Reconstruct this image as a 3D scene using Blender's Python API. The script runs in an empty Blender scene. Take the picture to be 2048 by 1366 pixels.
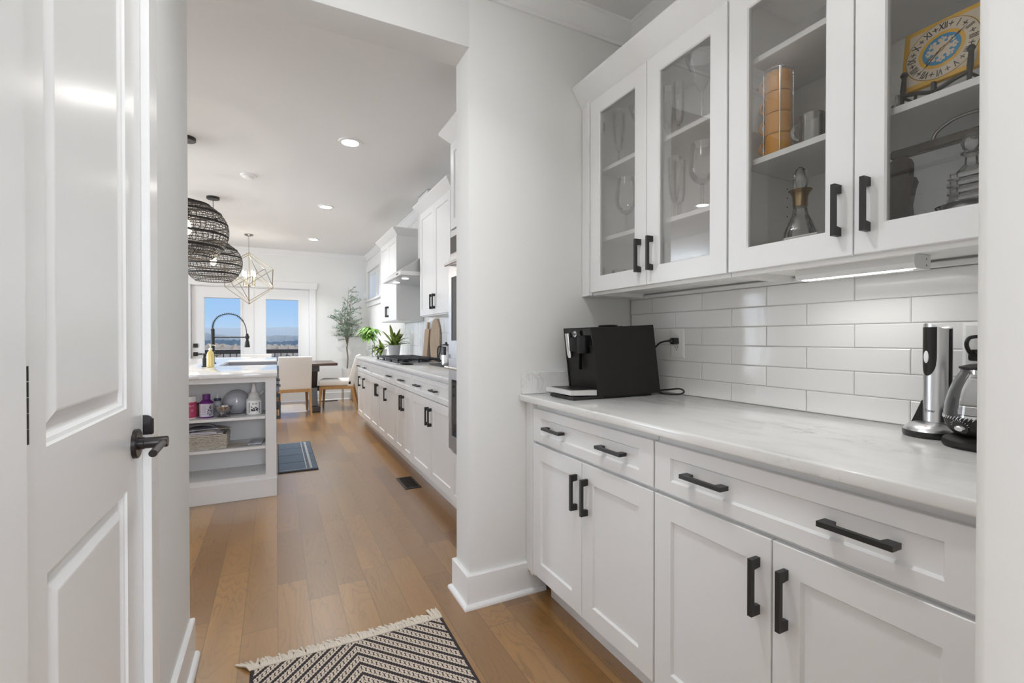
import bpy, bmesh, math, random
from mathutils import Vector, Matrix, Euler
PI = math.pi
random.seed(7)
S = bpy.context.scene
COL = S.collection

# ------------------------------------------------------------------ camera, sky, sun, fill lamps, exposure
YAW = math.atan(472 / 940.0)
cam = bpy.data.cameras.new('camera'); camo = bpy.data.objects.new('camera', cam); COL.objects.link(camo)
cam.sensor_width = 36.0; cam.lens = 940.0 / 2048 * 36.0
cam.clip_start = 0.02; cam.clip_end = 3000
camo.location = (0, 0, 1.172)
camo.rotation_euler = (PI / 2 - 0.0078, 0, -YAW)
S.camera = camo
S.view_settings.view_transform = 'Standard'; S.view_settings.look = 'None'
S.view_settings.gamma = 1.0; S.view_settings.use_curve_mapping = False
S.view_settings.exposure = 0.0
cy = S.cycles
cy.use_denoising = True
cy.max_bounces = 10; cy.diffuse_bounces = 6; cy.glossy_bounces = 4; cy.transmission_bounces = 8; cy.transparent_max_bounces = 24
cy.sample_clamp_indirect = 6.0; cy.caustics_reflective = False; cy.caustics_refractive = False

world = bpy.data.worlds.new('sky'); S.world = world; world.use_nodes = True
nt = world.node_tree; nt.nodes.clear()
w_out = nt.nodes.new('ShaderNodeOutputWorld'); w_bg = nt.nodes.new('ShaderNodeBackground')
w_tc = nt.nodes.new('ShaderNodeTexCoord'); w_sep = nt.nodes.new('ShaderNodeSeparateXYZ')
w_rmp = nt.nodes.new('ShaderNodeValToRGB'); w_sun = nt.nodes.new('ShaderNodeValToRGB'); w_mix = nt.nodes.new('ShaderNodeMix')
w_mix.data_type = 'RGBA'
nt.links.new(w_tc.outputs['Generated'], w_sep.inputs[0])
nt.links.new(w_sep.outputs['Z'], w_rmp.inputs[0])
cr = w_rmp.color_ramp
cr.elements[0].position = 0.0; cr.elements[0].color = (0.56, 0.72, 0.92, 1)
cr.elements[1].position = 1.0; cr.elements[1].color = (0.13, 0.30, 0.75, 1)
e = cr.elements.new(0.04); e.color = (0.42, 0.64, 0.94, 1)
e = cr.elements.new(0.16); e.color = (0.24, 0.51, 0.97, 1)
nt.links.new(w_sep.outputs['X'], w_sun.inputs[0])
w_sun.color_ramp.elements[0].position = 0.55; w_sun.color_ramp.elements[0].color = (0, 0, 0, 1)
w_sun.color_ramp.elements[1].position = 0.95; w_sun.color_ramp.elements[1].color = (1, 1, 1, 1)
nt.links.new(w_sun.outputs[0], w_mix.inputs[0]); nt.links.new(w_rmp.outputs[0], w_mix.inputs[6]); w_mix.inputs[7].default_value = (2.4, 2.35, 2.2, 1)
nt.links.new(w_mix.outputs[2], w_bg.inputs[0]); w_bg.inputs[1].default_value = 1.0
nt.links.new(w_bg.outputs[0], w_out.inputs[0])


def lamp(kind, name, loc, rot, energy, color=(1, 1, 1), **kw):
    l = bpy.data.lights.new(name, kind); l.energy = energy; l.color = color
    for k, v in kw.items(): setattr(l, k, v)
    o = bpy.data.objects.new(name, l); o.location = loc; o.rotation_euler = rot; COL.objects.link(o)
    return o


# late-morning sun, soft, coming in low through the glazed doors
lamp('SUN', 'sun', (0, 30, 20), (math.radians(-52), 0, math.radians(9)), 3.6, (1, 0.97, 0.93), angle=math.radians(8))
# added area fills in unseen west window openings, brightening the kitchen
for _y, _p in ((3.3, 54), (6.9, 144)):
    lamp('AREA', 'fill_west', (-4.95, _y, 1.45), (0, math.radians(-90), 0), _p, (0.89, 0.985, 1.09), shape='RECTANGLE', size=1.9, size_y=2.3)
lamp('AREA', 'fill_north', (-3.0, 9.65, 1.45), (math.radians(-90), 0, 0), 16, (0.92, 0.97, 1.08), shape='RECTANGLE', size=2.2, size_y=1.9)  # added fill in a hidden north opening, brightens the far end
# added fill lamp behind the viewer, lifts the pantry and island end
lamp('AREA', 'fill_hall', (0.3, -2.25, 1.5), (math.radians(90), 0, 0), 64, (0.94, 0.98, 1.08), shape='RECTANGLE', size=1.3, size_y=1.6)


# ------------------------------------------------------------------ node expressions and materials
class X:
    def __init__(s, nt, o): s.nt, s.o = nt, o
    def m(s, op, b=None, c=None):
        n = s.nt.nodes.new('ShaderNodeMath'); n.operation = op
        for i, q in enumerate((s, b, c)):
            if q is None: continue
            if isinstance(q, X): s.nt.links.new(q.o, n.inputs[i])
            else: n.inputs[i].default_value = q
        return X(s.nt, n.outputs[0])
    def __add__(s, b): return s.m('ADD', b)
    def __sub__(s, b): return s.m('SUBTRACT', b)
    def __mul__(s, b): return s.m('MULTIPLY', b)
    def __truediv__(s, b): return s.m('DIVIDE', b)
    def fl(s): return s.m('FLOOR')
    def fr(s): return s.m('FRACT')
    def ab(s): return s.m('ABSOLUTE')
    def lt(s, b): return s.m('LESS_THAN', b)
    def gt(s, b): return s.m('GREATER_THAN', b)


def comb(nt, x, y, z=0.0):
    n = nt.nodes.new('ShaderNodeCombineXYZ')
    for i, q in enumerate((x, y, z)):
        if isinstance(q, X): nt.links.new(q.o, n.inputs[i])
        else: n.inputs[i].default_value = q
    return n.outputs[0]


def new_mat(name):
    m = bpy.data.materials.new(name); m.use_nodes = True
    nt = m.node_tree; b = nt.nodes['Principled BSDF']
    return m, nt, b


def M(name, col, rough=0.5, metal=0.0, spec=0.5, emit=0.0, bump=None, coat=0.0, var=None):
    m, nt, b = new_mat(name)
    b.inputs['Base Color'].default_value = (*col, 1); b.inputs['Roughness'].default_value = rough
    b.inputs['Metallic'].default_value = metal; b.inputs['Specular IOR Level'].default_value = spec
    b.inputs['Coat Weight'].default_value = coat
    if emit:
        b.inputs['Emission Color'].default_value = (*col, 1); b.inputs['Emission Strength'].default_value = emit
    if var:   # subtle colour variation of the material itself: (scale, second colour, stretch)
        tc = nt.nodes.new('ShaderNodeTexCoord'); mp = nt.nodes.new('ShaderNodeMapping'); nz = nt.nodes.new('ShaderNodeTexNoise'); mx = nt.nodes.new('ShaderNodeMix')
        mx.data_type = 'RGBA'; mp.inputs['Scale'].default_value = var[2]
        nz.inputs['Scale'].default_value = var[0]; nz.inputs['Detail'].default_value = 4
        rp = nt.nodes.new('ShaderNodeValToRGB'); rp.color_ramp.elements[0].position = 0.35; rp.color_ramp.elements[1].position = 0.65
        nt.links.new(tc.outputs['Object'], mp.inputs[0]); nt.links.new(mp.outputs[0], nz.inputs['Vector']); nt.links.new(nz.outputs['Fac'], rp.inputs[0])
        nt.links.new(rp.outputs[0], mx.inputs[0]); mx.inputs[6].default_value = (*col, 1); mx.inputs[7].default_value = (*var[1], 1)
        nt.links.new(mx.outputs[2], b.inputs['Base Color'])
    if bump:  # (scale, strength, distance)
        tc = nt.nodes.new('ShaderNodeTexCoord'); nz = nt.nodes.new('ShaderNodeTexNoise'); bp = nt.nodes.new('ShaderNodeBump')
        nz.inputs['Scale'].default_value = bump[0]; nz.inputs['Detail'].default_value = 3
        bp.inputs['Strength'].default_value = bump[1]; bp.inputs['Distance'].default_value = bump[2]
        nt.links.new(tc.outputs['Object'], nz.inputs['Vector']); nt.links.new(nz.outputs['Fac'], bp.inputs['Height']); nt.links.new(bp.outputs[0], b.inputs['Normal'])
    return m


def glass_mat(name, tint=(1, 1, 1), refl=1.0, rough=0.0, ior=1.5, haze=0.0):
    """thin clear glass: lets light straight through, mirrors by Fresnel"""
    m = bpy.data.materials.new(name); m.use_nodes = True; nt = m.node_tree; nt.nodes.clear()
    out = nt.nodes.new('ShaderNodeOutputMaterial'); mx = nt.nodes.new('ShaderNodeMixShader'); tr = nt.nodes.new('ShaderNodeBsdfTransparent'); gl = nt.nodes.new('ShaderNodeBsdfGlossy')
    fr = nt.nodes.new('ShaderNodeFresnel'); fr.inputs['IOR'].default_value = ior
    tr.inputs[0].default_value = (*tint, 1); gl.inputs['Roughness'].default_value = rough; gl.inputs[0].default_value = (1, 1, 1, 1)
    f = X(nt, fr.outputs[0]) * refl
    nt.links.new(f.o, mx.inputs[0]); nt.links.new(tr.outputs[0], mx.inputs[1]); nt.links.new(gl.outputs[0], mx.inputs[2])
    last = mx
    if haze:
        df = nt.nodes.new('ShaderNodeBsdfDiffuse'); df.inputs[0].default_value = (*tint, 1)
        m2 = nt.nodes.new('ShaderNodeMixShader'); m2.inputs[0].default_value = haze
        nt.links.new(mx.outputs[0], m2.inputs[1]); nt.links.new(df.outputs[0], m2.inputs[2]); last = m2
    nt.links.new(last.outputs[0], out.inputs[0])
    return m


def mixcol(nt, fac, a, b):
    n = nt.nodes.new('ShaderNodeMix'); n.data_type = 'RGBA'
    for i, q in ((0, fac), (6, a), (7, b)):
        if isinstance(q, X): nt.links.new(q.o, n.inputs[i])
        elif hasattr(q, 'is_output'): nt.links.new(q, n.inputs[i])
        elif isinstance(q, tuple): n.inputs[i].default_value = (*q, 1)
        else: n.inputs[i].default_value = q
    return n.outputs[2]


def noise(nt, vec, scale, detail=3, dist=0.0, rough=0.5):
    n = nt.nodes.new('ShaderNodeTexNoise'); n.inputs['Scale'].default_value = scale; n.inputs['Detail'].default_value = detail
    n.inputs['Distortion'].default_value = dist; n.inputs['Roughness'].default_value = rough
    nt.links.new(vec, n.inputs['Vector']); return X(nt, n.outputs['Fac'])


def wood_floor():
    m, nt, b = new_mat('hickory_floor')
    tc = nt.nodes.new('ShaderNodeTexCoord'); sp = nt.nodes.new('ShaderNodeSeparateXYZ'); nt.links.new(tc.outputs['Object'], sp.inputs[0])
    x, y = X(nt, sp.outputs[0]), X(nt, sp.outputs[1])
    W = 0.127
    cx = (x + 10.03) / W; col = cx.fl()
    wn = nt.nodes.new('ShaderNodeTexWhiteNoise'); wn.noise_dimensions = '1D'; nt.links.new(col.o, wn.inputs['W'])
    r1 = X(nt, wn.outputs['Value'])
    ly = (y + r1 * 7.3 + 20.0) / (r1 * 0.35 + 0.62); row = ly.fl()
    wn2 = nt.nodes.new('ShaderNodeTexWhiteNoise'); wn2.noise_dimensions = '2D'; nt.links.new(comb(nt, col, row), wn2.inputs['Vector'])
    r2 = X(nt, wn2.outputs['Value'])
    gv = comb(nt, x * 9.0 + r2 * 31.0, y * 1.6 + r2 * 57.0, r2 * 13.0)
    broad = noise(nt, gv, 0.9, 3, 0.6)
    wv = comb(nt, x + r2 * 31.0, y * 0.20 + r2 * 57.0, r2 * 7.0)
    n1 = noise(nt, wv, 6.0, 2, 0.25)
    wob = noise(nt, comb(nt, x * 55.0, y * 22.0, r2 * 5.0), 1.0, 3)
    rings = ((n1 * 24.0 + wob * 0.8).fr() - 0.5).ab() * 2.0          # cathedral growth lines
    patch = ((noise(nt, comb(nt, x * 6.0 + r2 * 11.0, y * 2.0, r2 * 3.0), 1.0, 2) - 0.36) * 3.5).m('MAXIMUM', 0.0).m('MINIMUM', 1.0)
    line = rings.m('POWER', 5.0) * (patch * 0.8 + 0.2)
    fine = noise(nt, comb(nt, x * 60.0, y * 3.0, r2 * 9.0), 3.0, 2)
    kn = nt.nodes.new('ShaderNodeTexVoronoi'); kn.inputs['Scale'].default_value = 2.6; nt.links.new(comb(nt, x * 4.2 + wob * 0.12, y * 0.9 + wob * 0.05, 0.0), kn.inputs['Vector'])
    knot = X(nt, kn.outputs['Distance']).m('SUBTRACT', 0.0)
    knot = (X(nt, kn.outputs['Distance']) * -12.0 + 1.0).m('MAXIMUM', 0.0)
    base = mixcol(nt, r2, (0.375, 0.190, 0.046), (0.175, 0.076, 0.016))
    base = mixcol(nt, (broad - 0.4).m('MULTIPLY', 1.2).m('MAXIMUM', 0.0).m('MINIMUM', 1.0), base, (0.17, 0.080, 0.026))
    base = mixcol(nt, line * 0.62, base, (0.10, 0.042, 0.013))
    base = mixcol(nt, fine * 0.16, base, (0.50, 0.31, 0.14))
    base = mixcol(nt, knot * 0.85, base, (0.05, 0.022, 0.01))
    ex = (cx.fr() - 0.5).ab().gt(0.5 - 0.0011 / W)
    ey = (ly.fr() - 0.5).ab().gt(0.5 - 0.0016)
    edge = ex.m('MAXIMUM', ey)
    base = mixcol(nt, edge * 0.75, base, (0.07, 0.035, 0.015))
    nt.links.new(base, b.inputs['Base Color'])
    b.inputs['Roughness'].default_value = 0.30
    b.inputs['Specular IOR Level'].default_value = 0.5
    b.inputs['Coat Weight'].default_value = 1.0; b.inputs['Coat Roughness'].default_value = 0.28; b.inputs['Coat IOR'].default_value = 1.6
    bp = nt.nodes.new('ShaderNodeBump'); bp.inputs['Strength'].default_value = 0.25; bp.inputs['Distance'].default_value = 0.002
    hgt = edge * -1.0 + line * -0.15 + n1 * 0.5
    nt.links.new(hgt.o, bp.inputs['Height']); nt.links.new(bp.outputs[0], b.inputs['Normal'])
    return m


def quartz():
    m, nt, b = new_mat('white_quartz')
    tc = nt.nodes.new('ShaderNodeTexCoord'); mp = nt.nodes.new('ShaderNodeMapping'); mp.inputs['Rotation'].default_value = (0.3, 0.2, 0.5); mp.inputs['Scale'].default_value = (2.6, 0.9, 2.6)
    nt.links.new(tc.outputs['Object'], mp.inputs[0])
    a = noise(nt, mp.outputs[0], 3.2, 8, 1.6, 0.62)
    vein = ((a - 0.5).ab() * -26.0 + 1.0).m('MAXIMUM', 0.0)
    msk = noise(nt, mp.outputs[0], 2.1, 2)
    vein = vein * ((msk - 0.47) * 5.0).m('MAXIMUM', 0.0).m('MINIMUM', 1.0)
    cloud = noise(nt, mp.outputs[0], 5.0, 5, 0.8)
    c = mixcol(nt, ((cloud - 0.45) * 2.0).m('MAXIMUM', 0.0), (0.80, 0.795, 0.78), (0.66, 0.655, 0.64))
    c = mixcol(nt, vein * 0.55, c, (0.36, 0.35, 0.34))
    nt.links.new(c, b.inputs['Base Color']); b.inputs['Roughness'].default_value = 0.16
    return m


def chevron():
    m, nt, b = new_mat('chevron_weave')
    tc = nt.nodes.new('ShaderNodeTexCoord'); sp = nt.nodes.new('ShaderNodeSeparateXYZ'); nt.links.new(tc.outputs['Object'], sp.inputs[0])
    x, y = X(nt, sp.outputs[0]).ab(), X(nt, sp.outputs[1])
    s = (x + 0.004) / 0.0078
    zig = ((s.fr() - 0.5).ab() - 0.25) * 0.16
    t = (y + x * 1.10 + 5.0) / 0.057
    f = (t + zig).fr()
    solid = f.lt(0.33)
    band = f.gt(0.52) * f.lt(0.84)
    s2 = (x / 0.0130).fr() - 0.5
    ff = (t.fr() - 0.68) * 4.4
    rr = (s2 * s2 + ff * ff * 0.36)
    dot = rr.lt(0.150)
    dark = solid.m('MAXIMUM', band * (X(nt, dot.o) * -1.0 + 1.0))
    side = x.gt(0.338)
    dark = dark.m('MAXIMUM', side)
    col = mixcol(nt, dark, (0.62, 0.53, 0.44), (0.050, 0.043, 0.045))
    nt.links.new(col, b.inputs['Base Color']); b.inputs['Roughness'].default_value = 0.95; b.inputs['Specular IOR Level'].default_value = 0.1
    bp = nt.nodes.new('ShaderNodeBump'); bp.inputs['Strength'].default_value = 0.8; bp.inputs['Distance'].default_value = 0.003
    nz = noise(nt, tc.outputs['Object'], 220, 2)
    h = dark * -0.6 + nz * 0.5
    nt.links.new(h.o, bp.inputs['Height']); nt.links.new(bp.outputs[0], b.inputs['Normal'])
    return m


def wood(name, c1, c2, scale=(1, 1, 1), rough=0.5):
    m, nt, b = new_mat(name)
    tc = nt.nodes.new('ShaderNodeTexCoord'); mp = nt.nodes.new('ShaderNodeMapping'); mp.inputs['Scale'].default_value = scale
    nt.links.new(tc.outputs['Object'], mp.inputs[0])
    a = noise(nt, mp.outputs[0], 6.0, 6, 1.2)
    nt.links.new(mixcol(nt, ((a - 0.35) * 2.6).m('MAXIMUM', 0.0).m('MINIMUM', 1.0), c1, c2), b.inputs['Base Color'])
    b.inputs['Roughness'].default_value = rough
    return m


WALL = M('wall_paint', (0.785, 0.785, 0.765), 0.65, spec=0.3, bump=(260, 0.06, 0.001))
CEIL = M('ceiling_paint', (0.80, 0.795, 0.785), 0.9, spec=0.2, bump=(180, 0.08, 0.001))
TRIM = M('trim_paint', (0.80, 0.80, 0.795), 0.32)
DOOR = M('door_paint', (0.79, 0.79, 0.78), 0.22, bump=(420, 0.05, 0.0006))
CAB = M('cabinet_paint', (0.80, 0.80, 0.80), 0.34)
CABIN = M('cabinet_inside', (0.86, 0.85, 0.83), 0.5)
ISL = M('island_paint', (0.72, 0.72, 0.715), 0.4)
BLACK = M('black_metal', (0.018, 0.017, 0.016), 0.38)
BRONZE = M('oil_rubbed_metal', (0.022, 0.018, 0.017), 0.28, metal=0.3)
FLOOR = wood_floor()
QUARTZ = quartz()
TILE = M('white_glazed_tile', (0.80, 0.79, 0.775), 0.13, bump=(22, 0.10, 0.004))
TILEK = M('white_zellige_tile', (0.80, 0.81, 0.82), 0.08, bump=(26, 0.30, 0.006))
GROUT = M('grout', (0.70, 0.69, 0.67), 0.9)
GLASS = glass_mat('cabinet_glass', (0.955, 0.955, 0.95), 0.45)
WINDOW = glass_mat('window_glass', (0.97, 0.98, 0.98), 0.02)
CRYST = glass_mat('clear_glass', (0.975, 0.975, 0.975), 1.35, 0.03, haze=0.05)
CUT = glass_mat('cut_crystal', (0.92, 0.92, 0.915), 2.0, 0.06, haze=0.055)
CHROME = M('chrome', (0.82, 0.82, 0.83), 0.12, metal=1.0)
STEEL = M('brushed_steel', (0.66, 0.66, 0.67), 0.32, metal=1.0)
NICKEL = M('dark_nickel', (0.32, 0.30, 0.29), 0.3, metal=1.0)
WHITEP = M('white_plastic', (0.80, 0.80, 0.79), 0.35)
CERAM = M('white_ceramic', (0.80, 0.79, 0.77), 0.15)
BLACKP = M('black_plastic', (0.014, 0.014, 0.014), 0.3)
JET = M('jet_black_plastic', (0.005, 0.005, 0.006), 0.3, spec=0.25)
GLOSSB = M('gloss_black', (0.010, 0.010, 0.011), 0.06)
SOFTB = M('satin_black', (0.014, 0.012, 0.010), 0.5, spec=0.3)
ORANGE = M('orange_glaze', (0.66, 0.30, 0.035), 0.25)
BRASS = M('aged_brass', (0.34, 0.24, 0.13), 0.28, metal=1.0)
LAMPON = M('lit_diffuser', (1.0, 0.97, 0.92), 0.5, emit=50.0)
LEDON = M('lit_led_bar', (1.0, 0.98, 0.94), 0.5, emit=6.0)
BULB = M('lit_warm_bulb', (1.0, 0.80, 0.50), 0.4, emit=14.0)
BULBW = M('lit_candle_bulb', (1.0, 0.93, 0.82), 0.4, emit=10.0)
LINEN = M('cream_linen', (0.70, 0.675, 0.64), 0.9, spec=0.15, bump=(500, 0.2, 0.001))
OAK = wood('oak', (0.44, 0.25, 0.10), (0.33, 0.17, 0.06), (9, 9, 0.9), 0.45)
DARKW = wood('dark_walnut', (0.085, 0.036, 0.022), (0.045, 0.020, 0.014), (0.8, 9, 9), 0.28)
ESPRESSO = M('espresso_wood', (0.030, 0.024, 0.024), 0.35)
CREAM = M('cotton_fringe', (0.66, 0.59, 0.50), 0.95, spec=0.1)
RUGM = chevron()


# ------------------------------------------------------------------ mesh builder
ORG = {}


class MB:
    def __init__(s): s.v = []; s.f = []; s.sm = []

    def add(s, vs, fs, smooth=False):
        o = len(s.v); s.v += [tuple(q) for q in vs]
        s.f += [tuple(i + o for i in q) for q in fs]; s.sm += [smooth] * len(fs)
        return s

    def bm(s, b, smooth=False, mat=None):
        b.verts.index_update()
        vs = [(mat @ v.co if mat else v.co.copy()) for v in b.verts]
        s.add(vs, [[v.index for v in f.verts] for f in b.faces], smooth); b.free(); return s

    def box(s, x0, x1, y0, y1, z0, z1, bev=0.0, seg=1, mat=None):
        x0, x1 = min(x0, x1), max(x0, x1); y0, y1 = min(y0, y1), max(y0, y1); z0, z1 = min(z0, z1), max(z0, z1)
        if bev <= 0 and mat is None:
            return s.add([(x0, y0, z0), (x1, y0, z0), (x1, y1, z0), (x0, y1, z0), (x0, y0, z1), (x1, y0, z1), (x1, y1, z1), (x0, y1, z1)],
                         [(0, 3, 2, 1), (4, 5, 6, 7), (0, 1, 5, 4), (1, 2, 6, 5), (2, 3, 7, 6), (3, 0, 4, 7)])
        b = bmesh.new(); bmesh.ops.create_cube(b, size=1)
        bmesh.ops.scale(b, vec=(x1 - x0, y1 - y0, z1 - z0), verts=b.verts)
        if bev > 0: bmesh.ops.bevel(b, geom=list(b.edges), offset=bev, segments=seg, affect='EDGES', profile=0.5)
        bmesh.ops.translate(b, vec=((x0 + x1) / 2, (y0 + y1) / 2, (z0 + z1) / 2), verts=b.verts)
        return s.bm(b, seg > 1, mat)

    def prism(s, poly, f, d0, d1, bev=0.0):
        """poly: 2-D outline (a, b); f(a, b, d) -> world; swept from d0 to d1"""
        n = len(poly)
        vs = [f(a, b, d0) for a, b in poly] + [f(a, b, d1) for a, b in poly]
        fs = [tuple(range(n)), tuple(range(2 * n - 1, n - 1, -1))] + [(i, (i + 1) % n, n + (i + 1) % n, n + i) for i in range(n)]
        return s.add(vs, fs)

    def rings(s, rs, f, cap0=True, cap1=True, loop=False):
        """rs: rectangles (a0, a1, b0, b1, d) joined one to the next"""
        vs, fs = [], []
        for a0, a1, b0, b1, d in rs:
            vs += [f(a0, b0, d), f(a1, b0, d), f(a1, b1, d), f(a0, b1, d)]
        k = len(rs)
        for i in range(k if loop else k - 1):
            p, q = 4 * i, 4 * ((i + 1) % k)
            for j in range(4): fs.append((p + j, p + (j + 1) % 4, q + (j + 1) % 4, q + j))
        if cap0 and not loop: fs.append((3, 2, 1, 0))
        if cap1 and not loop: fs.append(tuple(4 * (k - 1) + j for j in range(4)))
        return s.add(vs, fs)

    def lathe(s, prof, c=(0, 0, 0), n=32, ax='Z', smooth=True, mat=None, a0=0.0, a1=None):
        full = a1 is None; m = n if full else n + 1
        vs, fs = [], []
        for r, z in prof:
            for i in range(m):
                t = a0 + (2 * PI if full else a1 - a0) * i / n
                p = (r * math.cos(t), r * math.sin(t), z)
                if ax == 'X': p = (p[2], p[0], p[1])
                elif ax == 'Y': p = (p[1], p[2], p[0])
                v = Vector(p) + Vector(c)
                vs.append(mat @ v if mat else v)
        for j in range(len(prof) - 1):
            for i in range(n):
                a, b = j * m + i, j * m + (i + 1) % m
                fs.append((a, b, b + m, a + m))
        if full:
            if prof[0][0] > 1e-6: fs.append(tuple(range(m - 1, -1, -1)))
            if prof[-1][0] > 1e-6: fs.append(tuple((len(prof) - 1) * m + i for i in range(m)))
        return s.add(vs, fs, smooth)

    def cyl(s, p, q, r, r2=None, n=16):
        return s.tube([p, q], [r, r if r2 is None else r2], n)

    def tube(s, pts, r, n=8, closed=False, cap=True):
        pts = [Vector(p) for p in pts]; k = len(pts)
        rad = r if isinstance(r, (list, tuple)) else [r] * k
        vs, fs = [], []
        up = None
        for i, p in enumerate(pts):
            if closed: d = pts[(i + 1) % k] - pts[i - 1]
            else: d = pts[min(i + 1, k - 1)] - pts[max(i - 1, 0)]
            if d.length < 1e-9: d = Vector((0, 0, 1))
            d.normalize()
            if up is None:
                up = Vector((0, 0, 1)) if abs(d.z) < 0.9 else Vector((1, 0, 0))
            up = up - d * up.dot(d)
            if up.length < 1e-6: up = d.orthogonal()
            up.normalize(); sd = d.cross(up)
            for j in range(n):
                t = 2 * PI * j / n
                vs.append(p + (up * math.cos(t) + sd * math.sin(t)) * rad[i])
        for i in range(k if closed else k - 1):
            a, b = i * n, ((i + 1) % k) * n
            for j in range(n): fs.append((a + j, a + (j + 1) % n, b + (j + 1) % n, b + j))
        if cap and not closed:
            fs.append(tuple(range(n - 1, -1, -1))); fs.append(tuple((k - 1) * n + j for j in range(n)))
        return s.add(vs, fs, True)

    def build(s, name, mat, parent=None, fix=True, ang=35, mats=None):
        me = bpy.data.meshes.new(name)
        o = Vector((0, 0, 0)); root = parent
        while root is not None and root.parent is not None: root = root.parent
        if root is not None: o = ORG.get(root.name, Vector((0, 0, 0)))
        me.from_pydata([tuple(Vector(v) - o) for v in s.v], [], s.f)
        me.polygons.foreach_set('use_smooth', s.sm)
        if fix:
            b = bmesh.new(); b.from_mesh(me); bmesh.ops.recalc_face_normals(b, faces=b.faces); b.to_mesh(me); b.free()
        if any(s.sm):
            try: me.set_sharp_from_angle(angle=math.radians(ang))
            except Exception: pass
        me.materials.append(mat)
        ob = bpy.data.objects.new(name, me); COL.objects.link(ob)
        if parent is not None: ob.parent = parent
        return ob


def tag(o, label, cat, group=None, kind=None):
    o['label'] = label; o['category'] = cat
    if group: o['group'] = group
    if kind: o['kind'] = kind
    return o


def thing(name, label, cat, loc=(0, 0, 0), group=None):
    o = bpy.data.objects.new(name, None); COL.objects.link(o); o.location = loc; o.empty_display_size = 0.05
    ORG[o.name] = Vector(loc)
    return tag(o, label, cat, group)


def struct(name, mb, mat, label=None, parent=None):
    o = mb.build(name, mat, parent)
    if parent is None:
        o['kind'] = 'structure'
        if label: o['label'] = label
    return o


def dup(o, parent=None):
    c = o.copy(); COL.objects.link(c)
    if parent is not None: c.parent = parent
    for ch in list(o.children): dup(ch, c)
    return c


def dup_thing(o, loc, label, rotz=None, group=None):
    c = dup(o); c.location = loc; c['label'] = label
    if rotz is not None: c.rotation_euler = (0, 0, rotz)
    if group: c['group'] = group
    return c


fXn = lambda face: (lambda a, b, d: (face - d, a, b))       # surface facing -X: a = Y, b = Z, d outwards
fXp = lambda face: (lambda a, b, d: (face + d, a, b))
fYn = lambda face: (lambda a, b, d: (a, face - d, b))
fYp = lambda face: (lambda a, b, d: (a, face + d, b))


def shaker(f, a0, a1, b0, b1, st=0.062, rl=0.062, t=0.02, rec=0.008, glass=False):
    mb = MB(); e = 0.0015; c = 0.005
    rs = [(a0, a1, b0, b1, -t), (a0, a1, b0, b1, -e), (a0 + e, a1 - e, b0 + e, b1 - e, 0), (a0 + st, a1 - st, b0 + rl, b1 - rl, 0)]
    if glass:
        i = (a0 + st + .004, a1 - st - .004, b0 + rl + .004, b1 - rl - .004)
        rs += [(*i, -.004), (*i, -t)]
        return mb.rings(rs, f, loop=True)
    rs += [(a0 + st + c, a1 - st - c, b0 + rl + c, b1 - rl - c, -rec)]
    return mb.rings(rs, f)


def pull(f, a, b, L=0.134, vertical=True, w=0.011, h=0.031):
    """bar pull centred on (a, b): flat bar on two thick feet"""
    k = L / 2; pts = [(-k, 0), (-k, h), (k, h), (k, 0), (k - .022, 0), (k - .025, h - .011), (-k + .025, h - .011), (-k + .022, 0)]
    mb = MB()
    if vertical: g = lambda p, d, q: f(a + q, b + p, d)
    else: g = lambda p, d, q: f(a + p, b + q, d)
    return mb.prism(pts, g, -w / 2, w / 2)


def text(body, size, mat, m, parent, name='lettering', ext=0.0004, bold=0.0, align='CENTER', sx=1.0):
    cu = bpy.data.curves.new('t', 'FONT'); cu.body = body; cu.size = size; cu.extrude = ext; cu.offset = bold
    cu.align_x = align; cu.align_y = 'CENTER'; cu.resolution_u = 3
    o = bpy.data.objects.new('t', cu); COL.objects.link(o)
    dg = bpy.context.evaluated_depsgraph_get()
    me = bpy.data.meshes.new_from_object(o.evaluated_get(dg)); bpy.data.objects.remove(o)
    me.name = name
    if sx != 1.0: me.transform(Matrix.Diagonal((sx, 1, 1, 1)))
    me.transform(m)
    root = parent
    while root.parent is not None: root = root.parent
    me.transform(Matrix.Translation(-ORG.get(root.name, Vector())))
    me.materials.clear(); me.materials.append(mat)
    ob = bpy.data.objects.new(name, me); COL.objects.link(ob); ob.parent = parent
    return ob


def text_data(body, size, ext=0.0004, bold=0.0, sx=1.0):
    cu = bpy.data.curves.new('t', 'FONT'); cu.body = body; cu.size = size; cu.extrude = ext; cu.offset = bold
    cu.align_x = 'CENTER'; cu.align_y = 'CENTER'; cu.resolution_u = 2
    o = bpy.data.objects.new('t', cu); COL.objects.link(o)
    dg = bpy.context.evaluated_depsgraph_get()
    me = bpy.data.meshes.new_from_object(o.evaluated_get(dg)); bpy.data.objects.remove(o)
    vs = [Vector((v.co.x * sx, v.co.y, v.co.z)) for v in me.vertices]; fs = [tuple(p.vertices) for p in me.polygons]
    bpy.data.meshes.remove(me)
    return vs, fs


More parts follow.
